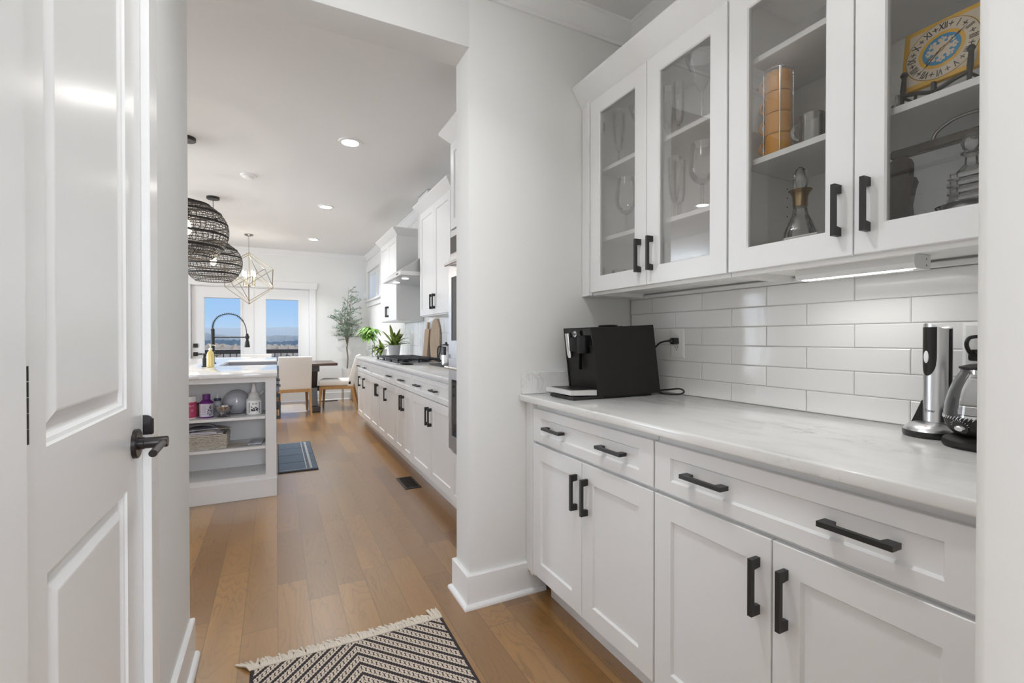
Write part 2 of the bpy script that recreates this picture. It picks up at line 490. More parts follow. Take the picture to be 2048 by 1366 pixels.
# ================================================================== THE SETTING
CEIL_Z = 2.75
m = MB(); m.box(-5.1, 1.8, -2.4, 9.6, -0.10, 0.0); struct('floor', m, FLOOR, 'honey hickory plank floor running from the pantry into the kitchen')
m = MB(); m.box(-5.1, 1.8, -2.4, 9.6, CEIL_Z, CEIL_Z + .1); struct('ceiling', m, CEIL, 'flat white painted ceiling')
m = MB()   # left pantry wall with the closet door opening
m.box(-.40, -.285, -2.3, .772, 0, CEIL_Z); m.box(-.40, -.285, 1.388, 2.06, 0, CEIL_Z); m.box(-.40, -.285, .772, 1.388, 2.045, CEIL_Z)
struct('wall_left', m, WALL, 'painted pantry wall holding the closet door')
m = MB()   # wall between pantry and kitchen with the cased-less opening
m.box(.749, 1.655, 1.905, 2.07, 0, CEIL_Z, .004, 2); m.box(-.285, .753, 1.905, 2.07, 2.427, CEIL_Z, .004, 2); m.box(-5.0, -.40, 1.905, 2.06, 0, CEIL_Z)
struct('wall_opening', m, WALL, 'painted wall with the wide opening into the kitchen')
m = MB(); m.box(1.655, 1.8, -2.3, 2.07, 0, CEIL_Z); struct('wall_right', m, WALL, 'painted pantry wall behind the cabinets')
m = MB(); m.box(.585, 1.655, .05, .20, 0, CEIL_Z, .010, 3); m.box(-.285, .585, .05, .20, 2.30, CEIL_Z); struct('wall_near', m, WALL, 'near wall end at the right edge of the view')
m = MB(); m.box(-.285, -.1, -2.4, -2.3, 0, CEIL_Z); m.box(.95, 1.655, -2.4, -2.3, 0, CEIL_Z); m.box(-.1, .95, -2.4, -2.3, 0, .75); m.box(-.1, .95, -2.4, -2.3, 2.25, CEIL_Z)
struct('wall_south', m, WALL)
m = MB()   # kitchen wall with the high window
m.box(1.60, 1.75, 2.07, 8.18, 0, CEIL_Z); m.box(1.60, 1.75, 9.36, 9.45, 0, CEIL_Z); m.box(1.60, 1.75, 8.18, 9.36, 0, 1.88); m.box(1.60, 1.75, 8.18, 9.36, 2.43, CEIL_Z)
struct('wall_east', m, WALL, 'painted kitchen wall behind the cooktop run')
m = MB()   # far wall with the glazed double door
m.box(-5.0, -4.15, 9.45, 9.6, 0, CEIL_Z); m.box(-1.85, -1.30, 9.45, 9.6, 0, CEIL_Z); m.box(-4.15, -1.85, 9.45, 9.6, 0, .45); m.box(-4.15, -1.85, 9.45, 9.6, 2.45, CEIL_Z); m.box(.575, 1.75, 9.45, 9.6, 0, CEIL_Z); m.box(-1.30, .575, 9.45, 9.6, 2.07, CEIL_Z)
struct('wall_north', m, WALL, 'painted far wall of the dining area')
m = MB()   # west wall of the open room with two added, unseen window openings
m.box(-5.0, -4.85, 2.06, 2.25, 0, CEIL_Z); m.box(-5.0, -4.85, 4.35, 5.85, 0, CEIL_Z); m.box(-5.0, -4.85, 7.95, 9.45, 0, CEIL_Z)
for a, b in ((2.25, 4.35), (5.85, 7.95)): m.box(-5.0, -4.85, a, b, 0, .45); m.box(-5.0, -4.85, a, b, 2.45, CEIL_Z)
struct('wall_west', m, WALL)


# crown mouldings: cove profile swept along each wall
def crown(name, f, a0, a1, z0=2.655, pr=.075, lab=None):
    h = CEIL_Z - z0
    prof = [(0, 0), (.012, 0), (.014, h * .14), (.022, h * .20), (pr * .55, h * .52), (pr - .012, h * .86), (pr - .004, h * .90), (pr, h), (0, h)]
    mb = MB(); mb.prism([(d, z0 + z) for d, z in prof], lambda a, b, q: f(q, b, a), a0, a1)
    return struct(name, mb, TRIM, lab)


crown('trim_1', fYn(1.905), -.285, 1.655, lab='crown moulding over the opening wall')
crown('trim_2', fXn(1.655), .2, 1.905, lab='crown moulding above the pantry cabinets')
crown('trim_3', fXn(1.60), 2.07, 9.45, lab='crown moulding above the kitchen cabinets')
crown('trim_4', fYn(9.45), -4.85, 1.60, lab='crown moulding on the far wall')
crown('trim_5', fXp(-.285), .2, 2.06)


def base_profile(t=.016, h=.143):   # board with shoe moulding
    s = [(0, 0), (t + .016, 0), (t + .016, .004)] + [(t + .016 * math.cos(u * PI / 10), .004 + .016 * math.sin(u * PI / 10)) for u in range(1, 5)] + [(t, .020), (t, h - .004), (t - .004, h), (0, h)]
    return s


def baseboard(name, f, a0, a1, lab=None):
    mb = MB(); mb.prism(base_profile(), lambda a, b, q: f(q, b, a), a0, a1); return struct(name, mb, TRIM, lab)


baseboard('baseboard_left', fXp(-.285), 1.468, 2.062, 'white baseboard on the closet door wall')
m = MB(); bp_ = base_profile(); vs = []
for (x, y), (ox, oy) in (((1.12, 1.905), (0, -1)), ((.749, 1.905), (-1, -1)), ((.749, 2.07), (-1, 1)), ((1.0, 2.07), (0, 1))):
    vs += [(x + ox * d, y + oy * d, z) for d, z in bp_]
n_ = len(bp_); fs = [tuple(range(n_)), tuple(3 * n_ + i for i in reversed(range(n_)))]
for j in range(3):
    for i in range(n_): fs.append((j * n_ + i, j * n_ + (i + 1) % n_, (j + 1) * n_ + (i + 1) % n_, (j + 1) * n_ + i))
m.add(vs, fs); struct('baseboard_opening', m, TRIM, 'white baseboard wrapping the wall stub between opening and cabinets')
baseboard('baseboard_north', fYn(9.45), .67, 1.60, 'white baseboard on the far wall')
baseboard('baseboard_east', fXn(1.60), 6.79, 9.42)
baseboard('baseboard_west', fYn(9.45), -4.85, -1.39)

# closet door with two raised panels
f = fXp(-.285)
m = MB()
Y0, Y1, Z0, Z1, t = .776, 1.384, .012, 2.035, .035
P = [(.870, 1.264, .115, .845), (.870, 1.264, 1.021, 1.925)]
ys = [Y0, P[0][0], P[0][1], Y1]; zs = [Z0, P[0][2], P[0][3], P[1][2], P[1][3], Z1]
for i in range(3):
    for j in range(5):
        if i == 1 and j in (1, 3): continue
        a0, a1, b0, b1 = ys[i], ys[i + 1], zs[j], zs[j + 1]
        m.add([f(a0, b0, 0), f(a1, b0, 0), f(a1, b1, 0), f(a0, b1, 0)], [(0, 1, 2, 3)])
for a0, a1, b0, b1 in P:
    R = lambda i, d: (a0 + i, a1 - i, b0 + i, b1 - i, d)
    m.rings([R(0, 0), R(.003, -.004), R(.009, -.006), R(.014, -.0115), R(.017, -.0125), R(.020, -.0125), R(.030, -.009), R(.044, -.0035), R(.047, -.003)], f, cap0=False)
m.rings([(Y0, Y1, Z0, Z1, -t), (Y0, Y1, Z0, Z1, 0)], f, cap1=False)
d1 = m.build('door_1', DOOR, fix=False); d1['kind'] = 'structure'; d1['label'] = 'white two-panel closet door with black lever at the left'
ORG['door_1'] = Vector((0, 0, 0))
m = MB(); z = .934; y = 1.322     # lever set
m.lathe([(.0, 0), (.033, 0), (.033, .007), (.031, .009), (.0, .009)], (-.285, y, z), 40, 'X')
m.lathe([(.014, .009), (.014, .018), (.0125, .019), (.0125, .060), (.0115, .062), (0, .062)], (-.285, y, z), 28, 'X')
m.tube([(-.231, y + .004, z), (-.231, y - .03, z - .001), (-.231, y - .108, z - .004)], .0078, 20)
m.build('lever_handle', BRONZE, d1)
m = MB()
for k in range(5):
    a = 1.042 + k * .0192; m.cyl((-.2735, .772, a + .0004), (-.2735, .772, a + .0188), .0052, n=16)
m.box(-.285, -.283, .776, .781, 1.042, 1.138)
m.build('hinge', BRONZE, d1)
m = MB()
for k in range(5):
    a = .22 + k * .0192; m.cyl((-.2735, .772, a + .0004), (-.2735, .772, a + .0188), .0052, n=16)
m.build('hinge', BRONZE, d1)
# door casing (jamb edge and flat board), with the black strike lip
m = MB()
m.box(-.2855, -.2675, 1.390, 1.470, 0, 2.128, .002); m.box(-.2855, -.2675, .688, .766, 0, 2.128, .002); m.box(-.2855, -.2675, .688, 1.470, 2.052, 2.128, .002)
tr = struct('trim_6', m, DOOR, 'white casing around the closet door'); ORG['trim_6'] = Vector()
m = MB()
prof = [(0.0, 0.0), (.019, 0), (.019, .036), (.017, .041), (.012, .045), (.006, .0465), (0, .0465)]
m.prism(prof, lambda a, b, q: (-.283 + a, q, .942 + b), 1.3865, 1.3897)
m.tube([(-.265, 1.388, .944), (-.265, 1.388, .980)], .0032, 10)
m.build('strike_plate', BRONZE, tr)

# glazed double door in the far wall
def glazed_door(name, x0, x1, gx0, gx1, lab):
    mb = MB(); f = fYn(9.47); z0, z1, g0, g1 = .01, 2.05, .24, 1.885
    mb.rings([(x0, x1, z0, z1, -.045), (x0, x1, z0, z1, 0), (gx0, gx1, g0, g1, 0), (gx0, gx1, g0, g1, .008), (gx0 + .022, gx1 - .022, g0 + .022, g1 - .022, .008), (gx0 + .03, gx1 - .03, g0 + .03, g1 - .03, -.012), (gx0 + .03, gx1 - .03, g0 + .03, g1 - .03, -.045)], f, loop=True)
    o = struct(name, mb, TRIM, lab); ORG[name] = Vector()
    g = MB(); g.box(gx0 + .028, gx1 - .028, 9.488, 9.494, g0 + .028, g1 - .028); g.build('glass_pane', WINDOW, o)
    return o


dl = glazed_door('door_2', -1.262, -.365, -1.115, -.525, 'white glazed patio door with black lever, left leaf')
dr = glazed_door('door_3', -.355, .545, -.185, .395, 'white glazed patio door, right leaf')
m = MB(); m.box(-1.243, -1.178, 9.455, 9.469, 1.008, 1.075, .003); m.build('deadbolt', BLACK, dl)
m = MB(); m.box(-1.243, -1.178, 9.455, 9.469, .866, .932, .003); m.box(-1.222, -1.20, 9.42, 9.457, .888, .910, .002); m.box(-1.222, -1.095, 9.412, 9.424, .888, .910, .002); m.build('lever_handle', BLACK, dl)
m = MB()
m.box(-1.39, -1.275, 9.425, 9.452, 0, 2.085, .003); m.box(.558, .66, 9.425, 9.452, 0, 2.085, .003); m.box(-1.42, .685, 9.415, 9.452, 2.065, 2.185, .004)
m.box(-1.30, -1.268, 9.452, 9.56, 0, 2.07); m.box(.55, .575, 9.452, 9.56, 0, 2.07); m.box(-1.30, .575, 9.452, 9.56, 2.053, 2.07); m.box(-.365, -.352, 9.462, 9.52, 0, 2.05)
struct('trim_7', m, TRIM, 'white casing around the glazed double door')
# high window over the counter
m = MB(); f = fXn(1.60)
m.box(1.575, 1.60, 8.08, 8.19, 1.88, 2.43, .003); m.box(1.575, 1.60, 9.35, 9.44, 1.88, 2.43, .003); m.box(1.570, 1.60, 8.06, 9.445, 2.43, 2.55, .003)
m.box(1.545, 1.66, 8.06, 9.445, 1.855, 1.885, .004); m.box(1.578, 1.60, 8.09, 9.44, 1.765, 1.855, .003)
m.box(1.62, 1.68, 8.18, 8.235, 1.885, 2.43); m.box(1.62, 1.68, 9.30, 9.36, 1.885, 2.43); m.box(1.62, 1.68, 8.235, 9.30, 2.375, 2.43); m.box(1.62, 1.68, 8.235, 9.30, 1.885, 1.925); m.box(1.615, 1.685, 8.60, 8.69, 1.885, 2.43)
w1 = struct('window_1', m, TRIM, 'small high white window with two panes beside the far cabinets'); ORG['window_1'] = Vector()
m = MB(); m.box(1.652, 1.656, 8.235, 8.61, 1.92, 2.38); m.build('glass_pane', WINDOW, w1)
m = MB(); m.box(1.652, 1.656, 8.68, 9.30, 1.92, 2.38); m.build('glass_pane', WINDOW, w1)
for i, (a, b) in enumerate(((2.25, 4.35), (5.85, 7.95))):  # added unseen window frames around the west fill lamps
    m = MB()
    for q in (a, (a + b) / 2 - .03, b - .06): m.box(-4.97, -4.88, q, q + .06, .45, 2.45)
    m.box(-4.97, -4.88, a, b, .45, .51); m.box(-4.97, -4.88, a, b, 2.39, 2.45)
    struct('window_%d' % (i + 2), m, TRIM)

m = MB()
for q in (-4.15, -3.03, -1.91): m.box(q, q + .06, 9.48, 9.56, .45, 2.45)
m.box(-4.15, -1.85, 9.48, 9.56, .45, .51); m.box(-4.15, -1.85, 9.48, 9.56, 2.39, 2.45)
struct('window_4', m, TRIM)  # added unseen window frame for the north fill lamp

# ------------------------------------------------------------------ outside: deck, railing, woods, hills
DECK = M('grey_deck', (0.30, 0.28, 0.27), 0.8)
HILLF = M('far_hill_painted_haze', (0.54, 0.56, 0.53), 1.0, spec=0)  # distance haze put into the hill's pale base colour
HILLN = M('winter_field', (0.26, 0.21, 0.16), 1.0, spec=0, var=(0.06, (0.17, 0.15, 0.11), (1, 1, 1)))
m = MB(); m.box(-5, 3.5, 9.6, 12.6, -.16, -.03); struct('ground_deck', m, DECK)
def ridge(name, y, x0, x1, n, h, amp, mat, depth, seed):
    r = random.Random(seed); mb = MB(); vs = []; rows = 5
    hs = [h + amp * (math.sin(i * .7 + seed) + .5 * math.sin(i * 1.9) + r.uniform(-.5, .5)) for i in range(n + 1)]
    for j in range(rows + 1):
        u = j / rows
        for i in range(n + 1):
            vs.append((x0 + (x1 - x0) * i / n, y + depth * (u - .5), -25 + (hs[i] + 25) * math.sin(PI * min(u, .999) * .5 if u < .5 else PI * .25 + PI * .25 * u) ))
    fs = [(j * (n + 1) + i, j * (n + 1) + i + 1, (j + 1) * (n + 1) + i + 1, (j + 1) * (n + 1) + i) for j in range(rows) for i in range(n)]
    mb.add(vs, fs, True); o = mb.build(name, mat); o['kind'] = 'structure'; return o


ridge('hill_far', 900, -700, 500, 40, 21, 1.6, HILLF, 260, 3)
m = MB(); m.add([(-400, 14, -6), (400, 14, -6), (500, 760, -22), (-500, 760, -22)], [(0, 1, 2, 3)])
o = m.build('ground_field', HILLN); o['kind'] = 'structure'
# bare winter woods: masses of thin crowns, haze painted into their colours
WOODB = M('bare_branches_painted_haze', (0.50, 0.40, 0.30), 1.0, spec=0, var=(.55, (.40, .33, .26), (1, 1, .25))); WOODG = M('evergreens_painted_haze', (0.36, 0.38, 0.36), 1.0, spec=0, var=(.12, (.42, .42, .38), (1, 1, .4)))


def woods(name, lab, mat, y, depth, x0, x1, n, h, amp, fine, zb, seed):
    """a deep belt of trees: rolling crown surface with a ragged crest, front and back slopes down to the ground"""
    r = random.Random(seed); vs = []; R_ = 9
    for j in range(R_ + 1):
        u = j / R_; prof = math.sin(PI * (.10 + .80 * u)) ** .5
        for i in range(n + 1):
            x = x0 + (x1 - x0) * i / n
            hh = h + amp * (math.sin(x * .045 + seed) + .6 * math.sin(x * .13 + 2 * seed + j)) + r.uniform(-fine, fine)
            vs.append((x + r.uniform(-.3, .3), y + depth * (u - .5), zb + hh * (prof if 0 < j < R_ else .0)))
    fs = [(j * (n + 1) + i, j * (n + 1) + i + 1, (j + 1) * (n + 1) + i + 1, (j + 1) * (n + 1) + i) for j in range(R_) for i in range(n)]
    mb = MB(); mb.add(vs, fs, True)
    return tag(mb.build(name, mat, fix=False), lab, 'woods', kind='stuff')


woods('distant_woods', 'hazy wooded ridge on the horizon beyond the glazed doors', WOODG, 400, 60, -230, 110, 260, 14.5, 1.3, .7, -11.0, 5)
woods('bare_treeline', 'brown leafless winter woods below the hill outside the glazed doors', WOODB, 130, 70, -90, 50, 320, 8.3, .35, .6, -8.8, 6)
rl = thing('deck_railing', 'black metal deck railing outside the glazed doors', 'railing', (-.4, 12.0, -.03))
m = MB(); m.box(-5, 3, 11.95, 12.05, .82, .91, .006); m.build('top_rail', BLACK, rl)
m = MB(); m.box(-5, 3, 11.975, 12.02, .08, .12); m.build('bottom_rail', BLACK, rl)
for k in range(3):
    m = MB(); x = -1.75 + k * 1.35; m.box(x - .045, x + .045, 11.955, 12.045, -.03, .93, .004); m.build('post', BLACK, rl)
m = MB()
for k in range(60):
    x = -4.9 + k * .125; m.box(x - .009, x + .009, 11.99, 12.008, .10, .83)
m.build('baluster_screen', BLACK, rl)
# ------------------------------------------------------------------ recessed lamps, detector
dl_ = []
def downlight(x, y, lab, power):
    r = thing('ceiling_light', lab, 'ceiling light', (x, y, CEIL_Z), 'recessed ceiling lights')
    mb = MB(); mb.lathe([(.062, -.004), (.066, -.010), (.088, -.008), (.092, 0.0)], (x, y, CEIL_Z), 40); mb.build('trim_ring', WHITEP, r)
    mb = MB(); mb.lathe([(0, -.005), (.064, -.005), (.064, -.003), (0, -.003)], (x, y, CEIL_Z), 40); mb.build('diffuser', LAMPON, r)
    lamp('AREA', 'downlight_beam', (x, y, CEIL_Z - .014), (0, 0, 0), power, (.96, 1.0, 1.03), shape='DISK', size=.13, spread=math.radians(120))
    return r


downlight(.54, 3.98, 'round recessed ceiling light nearest the kitchen opening', 1.0)
downlight(.54, 6.06, 'round recessed ceiling light farther in above the cooktop aisle', 13)
downlight(.54, 8.15, 'added round recessed ceiling light above the dining corner', 24)  # added lamp, lifts the dining end
downlight(-1.85, 3.98, 'added unseen recessed ceiling light over the far side of the island', 11)  # added out-of-view lamp, brightens the island side
downlight(-1.85, 6.06, 'added unseen recessed ceiling light over the seating side of the island', 11)  # second added out-of-view lamp by the island
dm = thing('fill_dome', 'added unseen opal dome fill light over the pantry near the doorway', 'ceiling light', (.10, .58, CEIL_Z))  # added unseen fixture, brightens cabinet fronts and their insides
m = MB(); m.lathe([(.13, -.03), (.14, -.025), (.14, 0), (0, 0)], (.10, .58, CEIL_Z), 40); m.build('canopy', WHITEP, dm)
m = MB(); m.lathe([(0, -.16), (.05, -.155), (.095, -.13), (.122, -.085), (.128, -.031), (0, -.031)], (.10, .58, CEIL_Z), 40); m.build('opal_dome', M('fill_dome_glow', (1, .98, .95), .4, emit=13.0), dm)
downlight(.40, -1.1, 'added unseen recessed ceiling light in the hall', 1)  # added unseen lamp behind the viewer
downlight(.35, 1.15, 'added unseen recessed ceiling light over the pantry floor nearest the kitchen', 5.4)  # added unseen lamp, raises the pantry light level
m = MB(); m.lathe([(0, -.034), (.040, -.034), (.046, -.030), (.050, -.018), (.066, -.014), (.070, -.008), (.070, 0)], (-.233, 5.228, CEIL_Z), 36)
tag(m.build('smoke_detector', WHITEP), 'round white smoke detector on the kitchen ceiling', 'smoke detector')
m = MB(); m.box(1.52, 1.585, 9.425, 9.45, 1.93, 2.06, .006, 2); tag(m.build('wall_sensor', WHITEP), 'small white sensor in the far corner beside the high window', 'sensor')

# floor registers
def register(x0, x1, y0, y1, lab):
    r = thing('floor_vent', lab, 'floor vent', ((x0 + x1) / 2, (y0 + y1) / 2, 0), 'black floor vents')
    mb = MB(); mb.rings([(x0, x1, y0, y1, 0), (x0, x1, y0, y1, .003), (x0 + .004, x1 - .004, y0 + .004, y1 - .004, .006), (x0 + .02, x1 - .02, y0 + .02, y1 - .02, .006), (x0 + .02, x1 - .02, y0 + .02, y1 - .02, 0)], lambda a, b, d: (a, b, d), loop=True)
    mb.build('frame', BLACK, r)
    mb = MB()
    n = max(4, int((y1 - y0 - .04) / .02))
    for k in range(n + 1): q = y0 + .02 + (y1 - y0 - .04) * k / n; mb.box(x0 + .018, x1 - .018, q - .003, q + .003, .001, .0055)
    for k in range(1, 6): q = x0 + .02 + (x1 - x0 - .04) * k / 6; mb.box(q - .002, q + .002, y0 + .02, y1 - .02, .001, .005)
    mb.box(x0 + .018, x1 - .018, y0 + .018, y1 - .018, .0002, .0010)
    mb.build('grille', BLACK, r); return r


register(.888, 1.018, 3.60, 3.92, 'black floor vent beside the kitchen base cabinets')
register(.70, 1.03, 9.26, 9.36, 'black floor vent under the far wall behind the dining chair')

# ================================================================== PANTRY CABINETS
XF, XU = 1.015, 1.325      # door faces of base and wall cabinets
WALLX = 1.655


def add_pull(f, a, b, parent, L=.134, vertical=True, name='handle'):
    return pull(f, a, b, L, vertical).build(name, BLACK, parent)


def base_cabinet(y0, y1, label, filler=None):
    r = thing('base_cabinet', label, 'cabinet', (1.3, (y0 + y1) / 2, 0), 'pantry base cabinets')
    mb = MB(); mb.box(1.035, 1.648, y0, y1, .112, .885); mb.box(1.11, 1.648, y0, y1, 0, .112); mb.build('carcass', CAB, r)
    if filler:
        mb = MB(); mb.box(1.028, 1.06, filler[0], filler[1], .112, .885, .001); mb.box(1.020, 1.03, filler[0] + .012, filler[0] + .034, .112, .884, .002); mb.build('filler_strip', CAB, r)
    g = .0016; f = fXn(XF); mid = (y0 + y1) / 2
    d = shaker(f, y0 + g, y1 - g, .720, .862, .062, .037).build('drawer', CAB, r)
    add_pull(f, mid + .183, .793, d, vertical=False); add_pull(f, mid - .183, .793, d, vertical=False)
    for a, b, hy in ((mid + g, y1 - g, mid + .034), (y0 + g, mid - g, mid - .034)):
        d = shaker(f, a, b, .130, .708, .064, .066).build('door', CAB, r); add_pull(f, hy, .589, d)
    return r


base_cabinet(1.071, 1.815, 'white shaker base cabinet under the coffee machine, drawer over two doors', (1.815, 1.902))
base_cabinet(.318, 1.068, 'white shaker base cabinet nearest the viewer, wide drawer with two doors')
m = MB(); m.box(1.02, 1.06, .202, .316, .112, .885); m.box(1.06, 1.648, .202, .316, 0, .885)
tag(m.build('filler_panel', CAB), 'white filler panel between the near base cabinet and wall', 'panel')

ct = thing('countertop', 'white veined quartz countertop along the pantry cabinets', 'countertop', (1.32, 1.05, .885))
m = MB(); m.box(.99, 1.652, .204, 1.902, .8855, .915, .005, 3); m.build('slab', QUARTZ, ct)
m = MB(); m.box(1.0, 1.640, 1.884, 1.903, .9155, 1.015, .002); m.build('side_splash', QUARTZ, ct)

# backsplash: running-bond tiles, each with an eased edge, over a grout bed
m = MB(); m.box(1.6485, 1.6545, .204, 1.902, .9155, 1.366)
bs = m.build('tile_backsplash', GROUT); tag(bs, 'white glazed subway tile backsplash behind the pantry counter', 'backsplash'); ORG['tile_backsplash'] = Vector()
m = MB()
rnd = random.Random(4)
for row in range(6):
    z0 = .9165 + row * .0749; off = .847 if row % 2 == 1 else .698
    y = off - .3 * 3
    while y < 1.9:
        a, b = max(y + .0009, .206), min(y + .3 - .0009, 1.900)
        if b - a > .01:
            h = .0065 + rnd.uniform(-.0007, .0007); e = .003; zz1 = min(z0 + .0734, 1.3655); tl = rnd.uniform(-.0005, .0005)
            vs = [fXn(1.6485)(p, q, d) for p, q, d in ((a, z0, 0), (b, z0, 0), (b, zz1, 0), (a, zz1, 0), (a, z0, h - .002), (b, z0, h - .002), (b, zz1, h - .002), (a, zz1, h - .002), (a + e, z0 + e, h + tl), (b - e, z0 + e, h - tl), (b - e, zz1 - e, h - tl), (a + e, zz1 - e, h + tl))]
            m.add(vs, [(0, 1, 5, 4), (1, 2, 6, 5), (2, 3, 7, 6), (3, 0, 4, 7), (4, 5, 9, 8), (5, 6, 10, 9), (6, 7, 11, 10), (7, 4, 8, 11), (8, 9, 10, 11)])
        y += .3
m.build('tiles', TILE, bs)
m = MB(); m.box(1.636, 1.654, .204, 1.902, 1.3665, 1.3835, .003); struct('trim_8', m, TRIM, 'scribe moulding between the tile and the wall cabinets')


def wall_cabinet(y0, y1, shelves, label, lefthinge=True):
    r = thing('wall_cabinet', label, 'cabinet', (1.49, (y0 + y1) / 2, 1.372), 'pantry glass-door wall cabinets')
    mb = MB()
    z0, z1, x0, x1, t = 1.372, 2.30, 1.346, 1.648, .018
    mb.box(x0, x1, y0, y0 + t, z0, z1); mb.box(x0, x1, y1 - t, y1, z0, z1); mb.box(x0, x1, y0 + t, y1 - t, z1 - t, z1); mb.box(x0, x1, y0 + t, y1 - t, z0 + .018, z0 + .034)
    mb.box(x1 - .008, x1, y0 + t, y1 - t, z0 + .034, z1 - t)
    mb.box(x0, x0 + .018, y0 + t, y1 - t, z0, z0 + .034); mb.box(x0, x0 + .018, y0 + t, y1 - t, z1 - .04, z1 - t)
    mb.build('carcass', CABIN, r)
    mb = MB()
    for yy in (y0 + .0183, y1 - .0183):
        for xx in (1.385, 1.605):
            for k in range(22): z = 1.47 + k * .032; mb.box(xx - .0022, xx + .0022, yy - .0006, yy + .0006, z - .0022, z + .0022)
    mb.build('pin_hole_pattern', BLACKP, r)
    for z in shelves:
        mb = MB(); mb.box(1.365, 1.639, y0 + .020, y1 - .020, z - .009, z + .009, .001); mb.build('shelf', TRIM, r)
    g = .0016; f = fXn(XU); mid = (y0 + y1) / 2
    for a, b, hy, hs in ((mid + g, y1 - g, mid + .034, y1), (y0 + g, mid - g, mid - .034, y0)):
        d = shaker(f, a, b, 1.385, 2.276, .066, .068, glass=True).build('door', CAB, r)
        gb = MB(); gb.box(XU + .010, XU + .0135, a + .062, b - .062, 1.449, 2.212); gb.build('glass_pane', GLASS, d)
        add_pull(f, hy, 1.505, d)
        s = 1 if hs > mid else -1
        for hz in (1.482, 2.165):
            hb = MB(); q = hs - s * .019; hb.box(1.350, 1.392, min(q, q - s * .010), max(q, q - s * .010), hz - .022, hz + .022, .003); hb.cyl((1.349, q - s * .004, hz), (1.362, q - s * .03, hz), .008, n=12); hb.build('hinge', NICKEL, d)
    return r


SH_L, SH_R = (1.630, 1.953), (1.732, 2.053)
wall_cabinet(1.066, 1.819, SH_L, 'white wall cabinet with glass doors full of stemware, beside the opening')
wall_cabinet(.312, 1.062, SH_R, 'white wall cabinet with glass doors holding the clock and orange mugs')
m = MB(); m.box(1.338, 1.648, 1.821, 1.902, 1.372, 2.30, .001); m.box(1.328, 1.338, 1.833, 1.855, 1.372, 2.30, .002)
tag(m.build('filler_panel', CAB), 'white filler strip between the stemware cabinet and wall', 'panel')
m = MB(); m.box(1.338, 1.648, .202, .310, 1.372, 2.30); tag(m.build('filler_panel', CAB), 'white filler panel between the clock cabinet and near wall', 'panel')
# crown on the wall cabinets: flat sloped board with a top lip
m = MB(); pr = [(0, 0), (-.058, .085), (-.058, .098), (-.046, .098), (.012, .012), (.012, 0)]
m.prism([(1.338 + a, 2.278 + b) for a, b in pr], lambda a, b, q: (a, q, b), .202, 1.902)
struct('trim_9', m, TRIM, 'sloped crown on top of the pantry wall cabinets')

# under-cabinet lamp
ul = thing('under_cabinet_light', 'white bar light under the right wall cabinet', 'light', (1.50, .77, 1.356))
m = MB(); m.prism([(1.465, 1.389), (1.462, 1.366), (1.470, 1.352), (1.545, 1.352), (1.548, 1.389)], lambda a, b, q: (a, q, b), .615, .925); m.build('housing', WHITEP, ul)
m = MB(); m.box(1.474, 1.490, .63, .91, 1.3495, 1.3525); m.build('diffuser', LEDON, ul)
m = MB()
for z in (1.362, 1.379): m.lathe([(0, -.0006), (.003, -.0006), (.003, 0)], (1.525, .615, z), 10, 'Y')
m.build('screw_heads', NICKEL, ul)
lamp('AREA', 'bar_beam', (1.505, .77, 1.348), (0, math.radians(18), 0), .70, (1, .98, .96), shape='RECTANGLE', size=.05, size_y=.28)

# ------------------------------------------------------------------ coffee machine
cm = thing('coffee_machine', 'black automatic coffee machine on the pantry counter', 'coffee machine', (1.36, 1.69, .9155))
side = [(1.199, .9265), (1.543, .9265), (1.499, 1.230), (1.165, 1.214)]
fz = lambda a, b, q: (a, q, b)
m = MB(); m.prism(side, fz, 1.5865, 1.5935); m.build('side_panel', SOFTB, cm)
m = MB(); m.prism(side, fz, 1.7935, 1.8005); m.build('side_panel', SOFTB, cm)
ins = lambda k: [(a + k * s1, b + k * s2) for (a, b), (s1, s2) in zip(side, ((1, 1), (-1, 1), (-1, -1), (1, -1)))]
m = MB(); m.prism(ins(.004), fz, 1.5955, 1.7915); m.box(1.23, 1.50, 1.60, 1.79, .916, .9305); m.build('body', SOFTB, cm)
m = MB(); m.prism([(1.1975, 1.02), (1.2055, 1.02), (1.177, 1.212), (1.1655, 1.2115)], fz, 1.596, 1.791); m.build('front_panel', GLOSSB, cm)
m = MB(); m.prism([(1.201, .94), (1.2075, .94), (1.2045, 1.017), (1.1985, 1.017)], fz, 1.596, 1.791); m.build('lower_front_panel', M('smoky_black', (0.035, 0.035, 0.05), 0.25), cm)
m = MB(); m.box(1.155, 1.186, 1.622, 1.680, 1.106, 1.180, .004, 2); m.box(1.158, 1.186, 1.682, 1.740, 1.112, 1.174, .003, 2); m.box(1.164, 1.182, 1.676, 1.683, 1.035, 1.115, .002); m.build('spout_block', JET, cm)
m = MB(); m.cyl((1.1740, 1.760, 1.094), (1.1610, 1.760, 1.192), .0125, n=24); m.cyl((1.1750, 1.760, 1.084), (1.1740, 1.760, 1.094), .0098, n=24); m.build('milk_frother', CHROME, cm)
bd = MB(); mt = Matrix.Translation((1.1535, 1.690, 1.188)) @ Matrix.Rotation(math.radians(-9), 4, 'Y')
bd.lathe([(.0, 0), (.0105, 0), (.0105, -.003), (.0128, -.003), (.0128, .0), (.0, .006)], (0, 0, 0), 32, 'X', mat=mt)
bd = bd.build('badge', CHROME, cm)
mtx = Matrix(((0, 0, -1, 1.1495), (-1, 0, 0, 1.690), (0, 1, 0, 1.188), (0, 0, 0, 1)))
text('jura', .0105, BLACKP, mtx, bd, 'badge_lettering', .0004, .0002)
tray = MB(); tray.box(1.085, 1.235, 1.598, 1.785, .9158, .9300, .002)
tray = tray.build('drip_tray', BLACKP, cm)
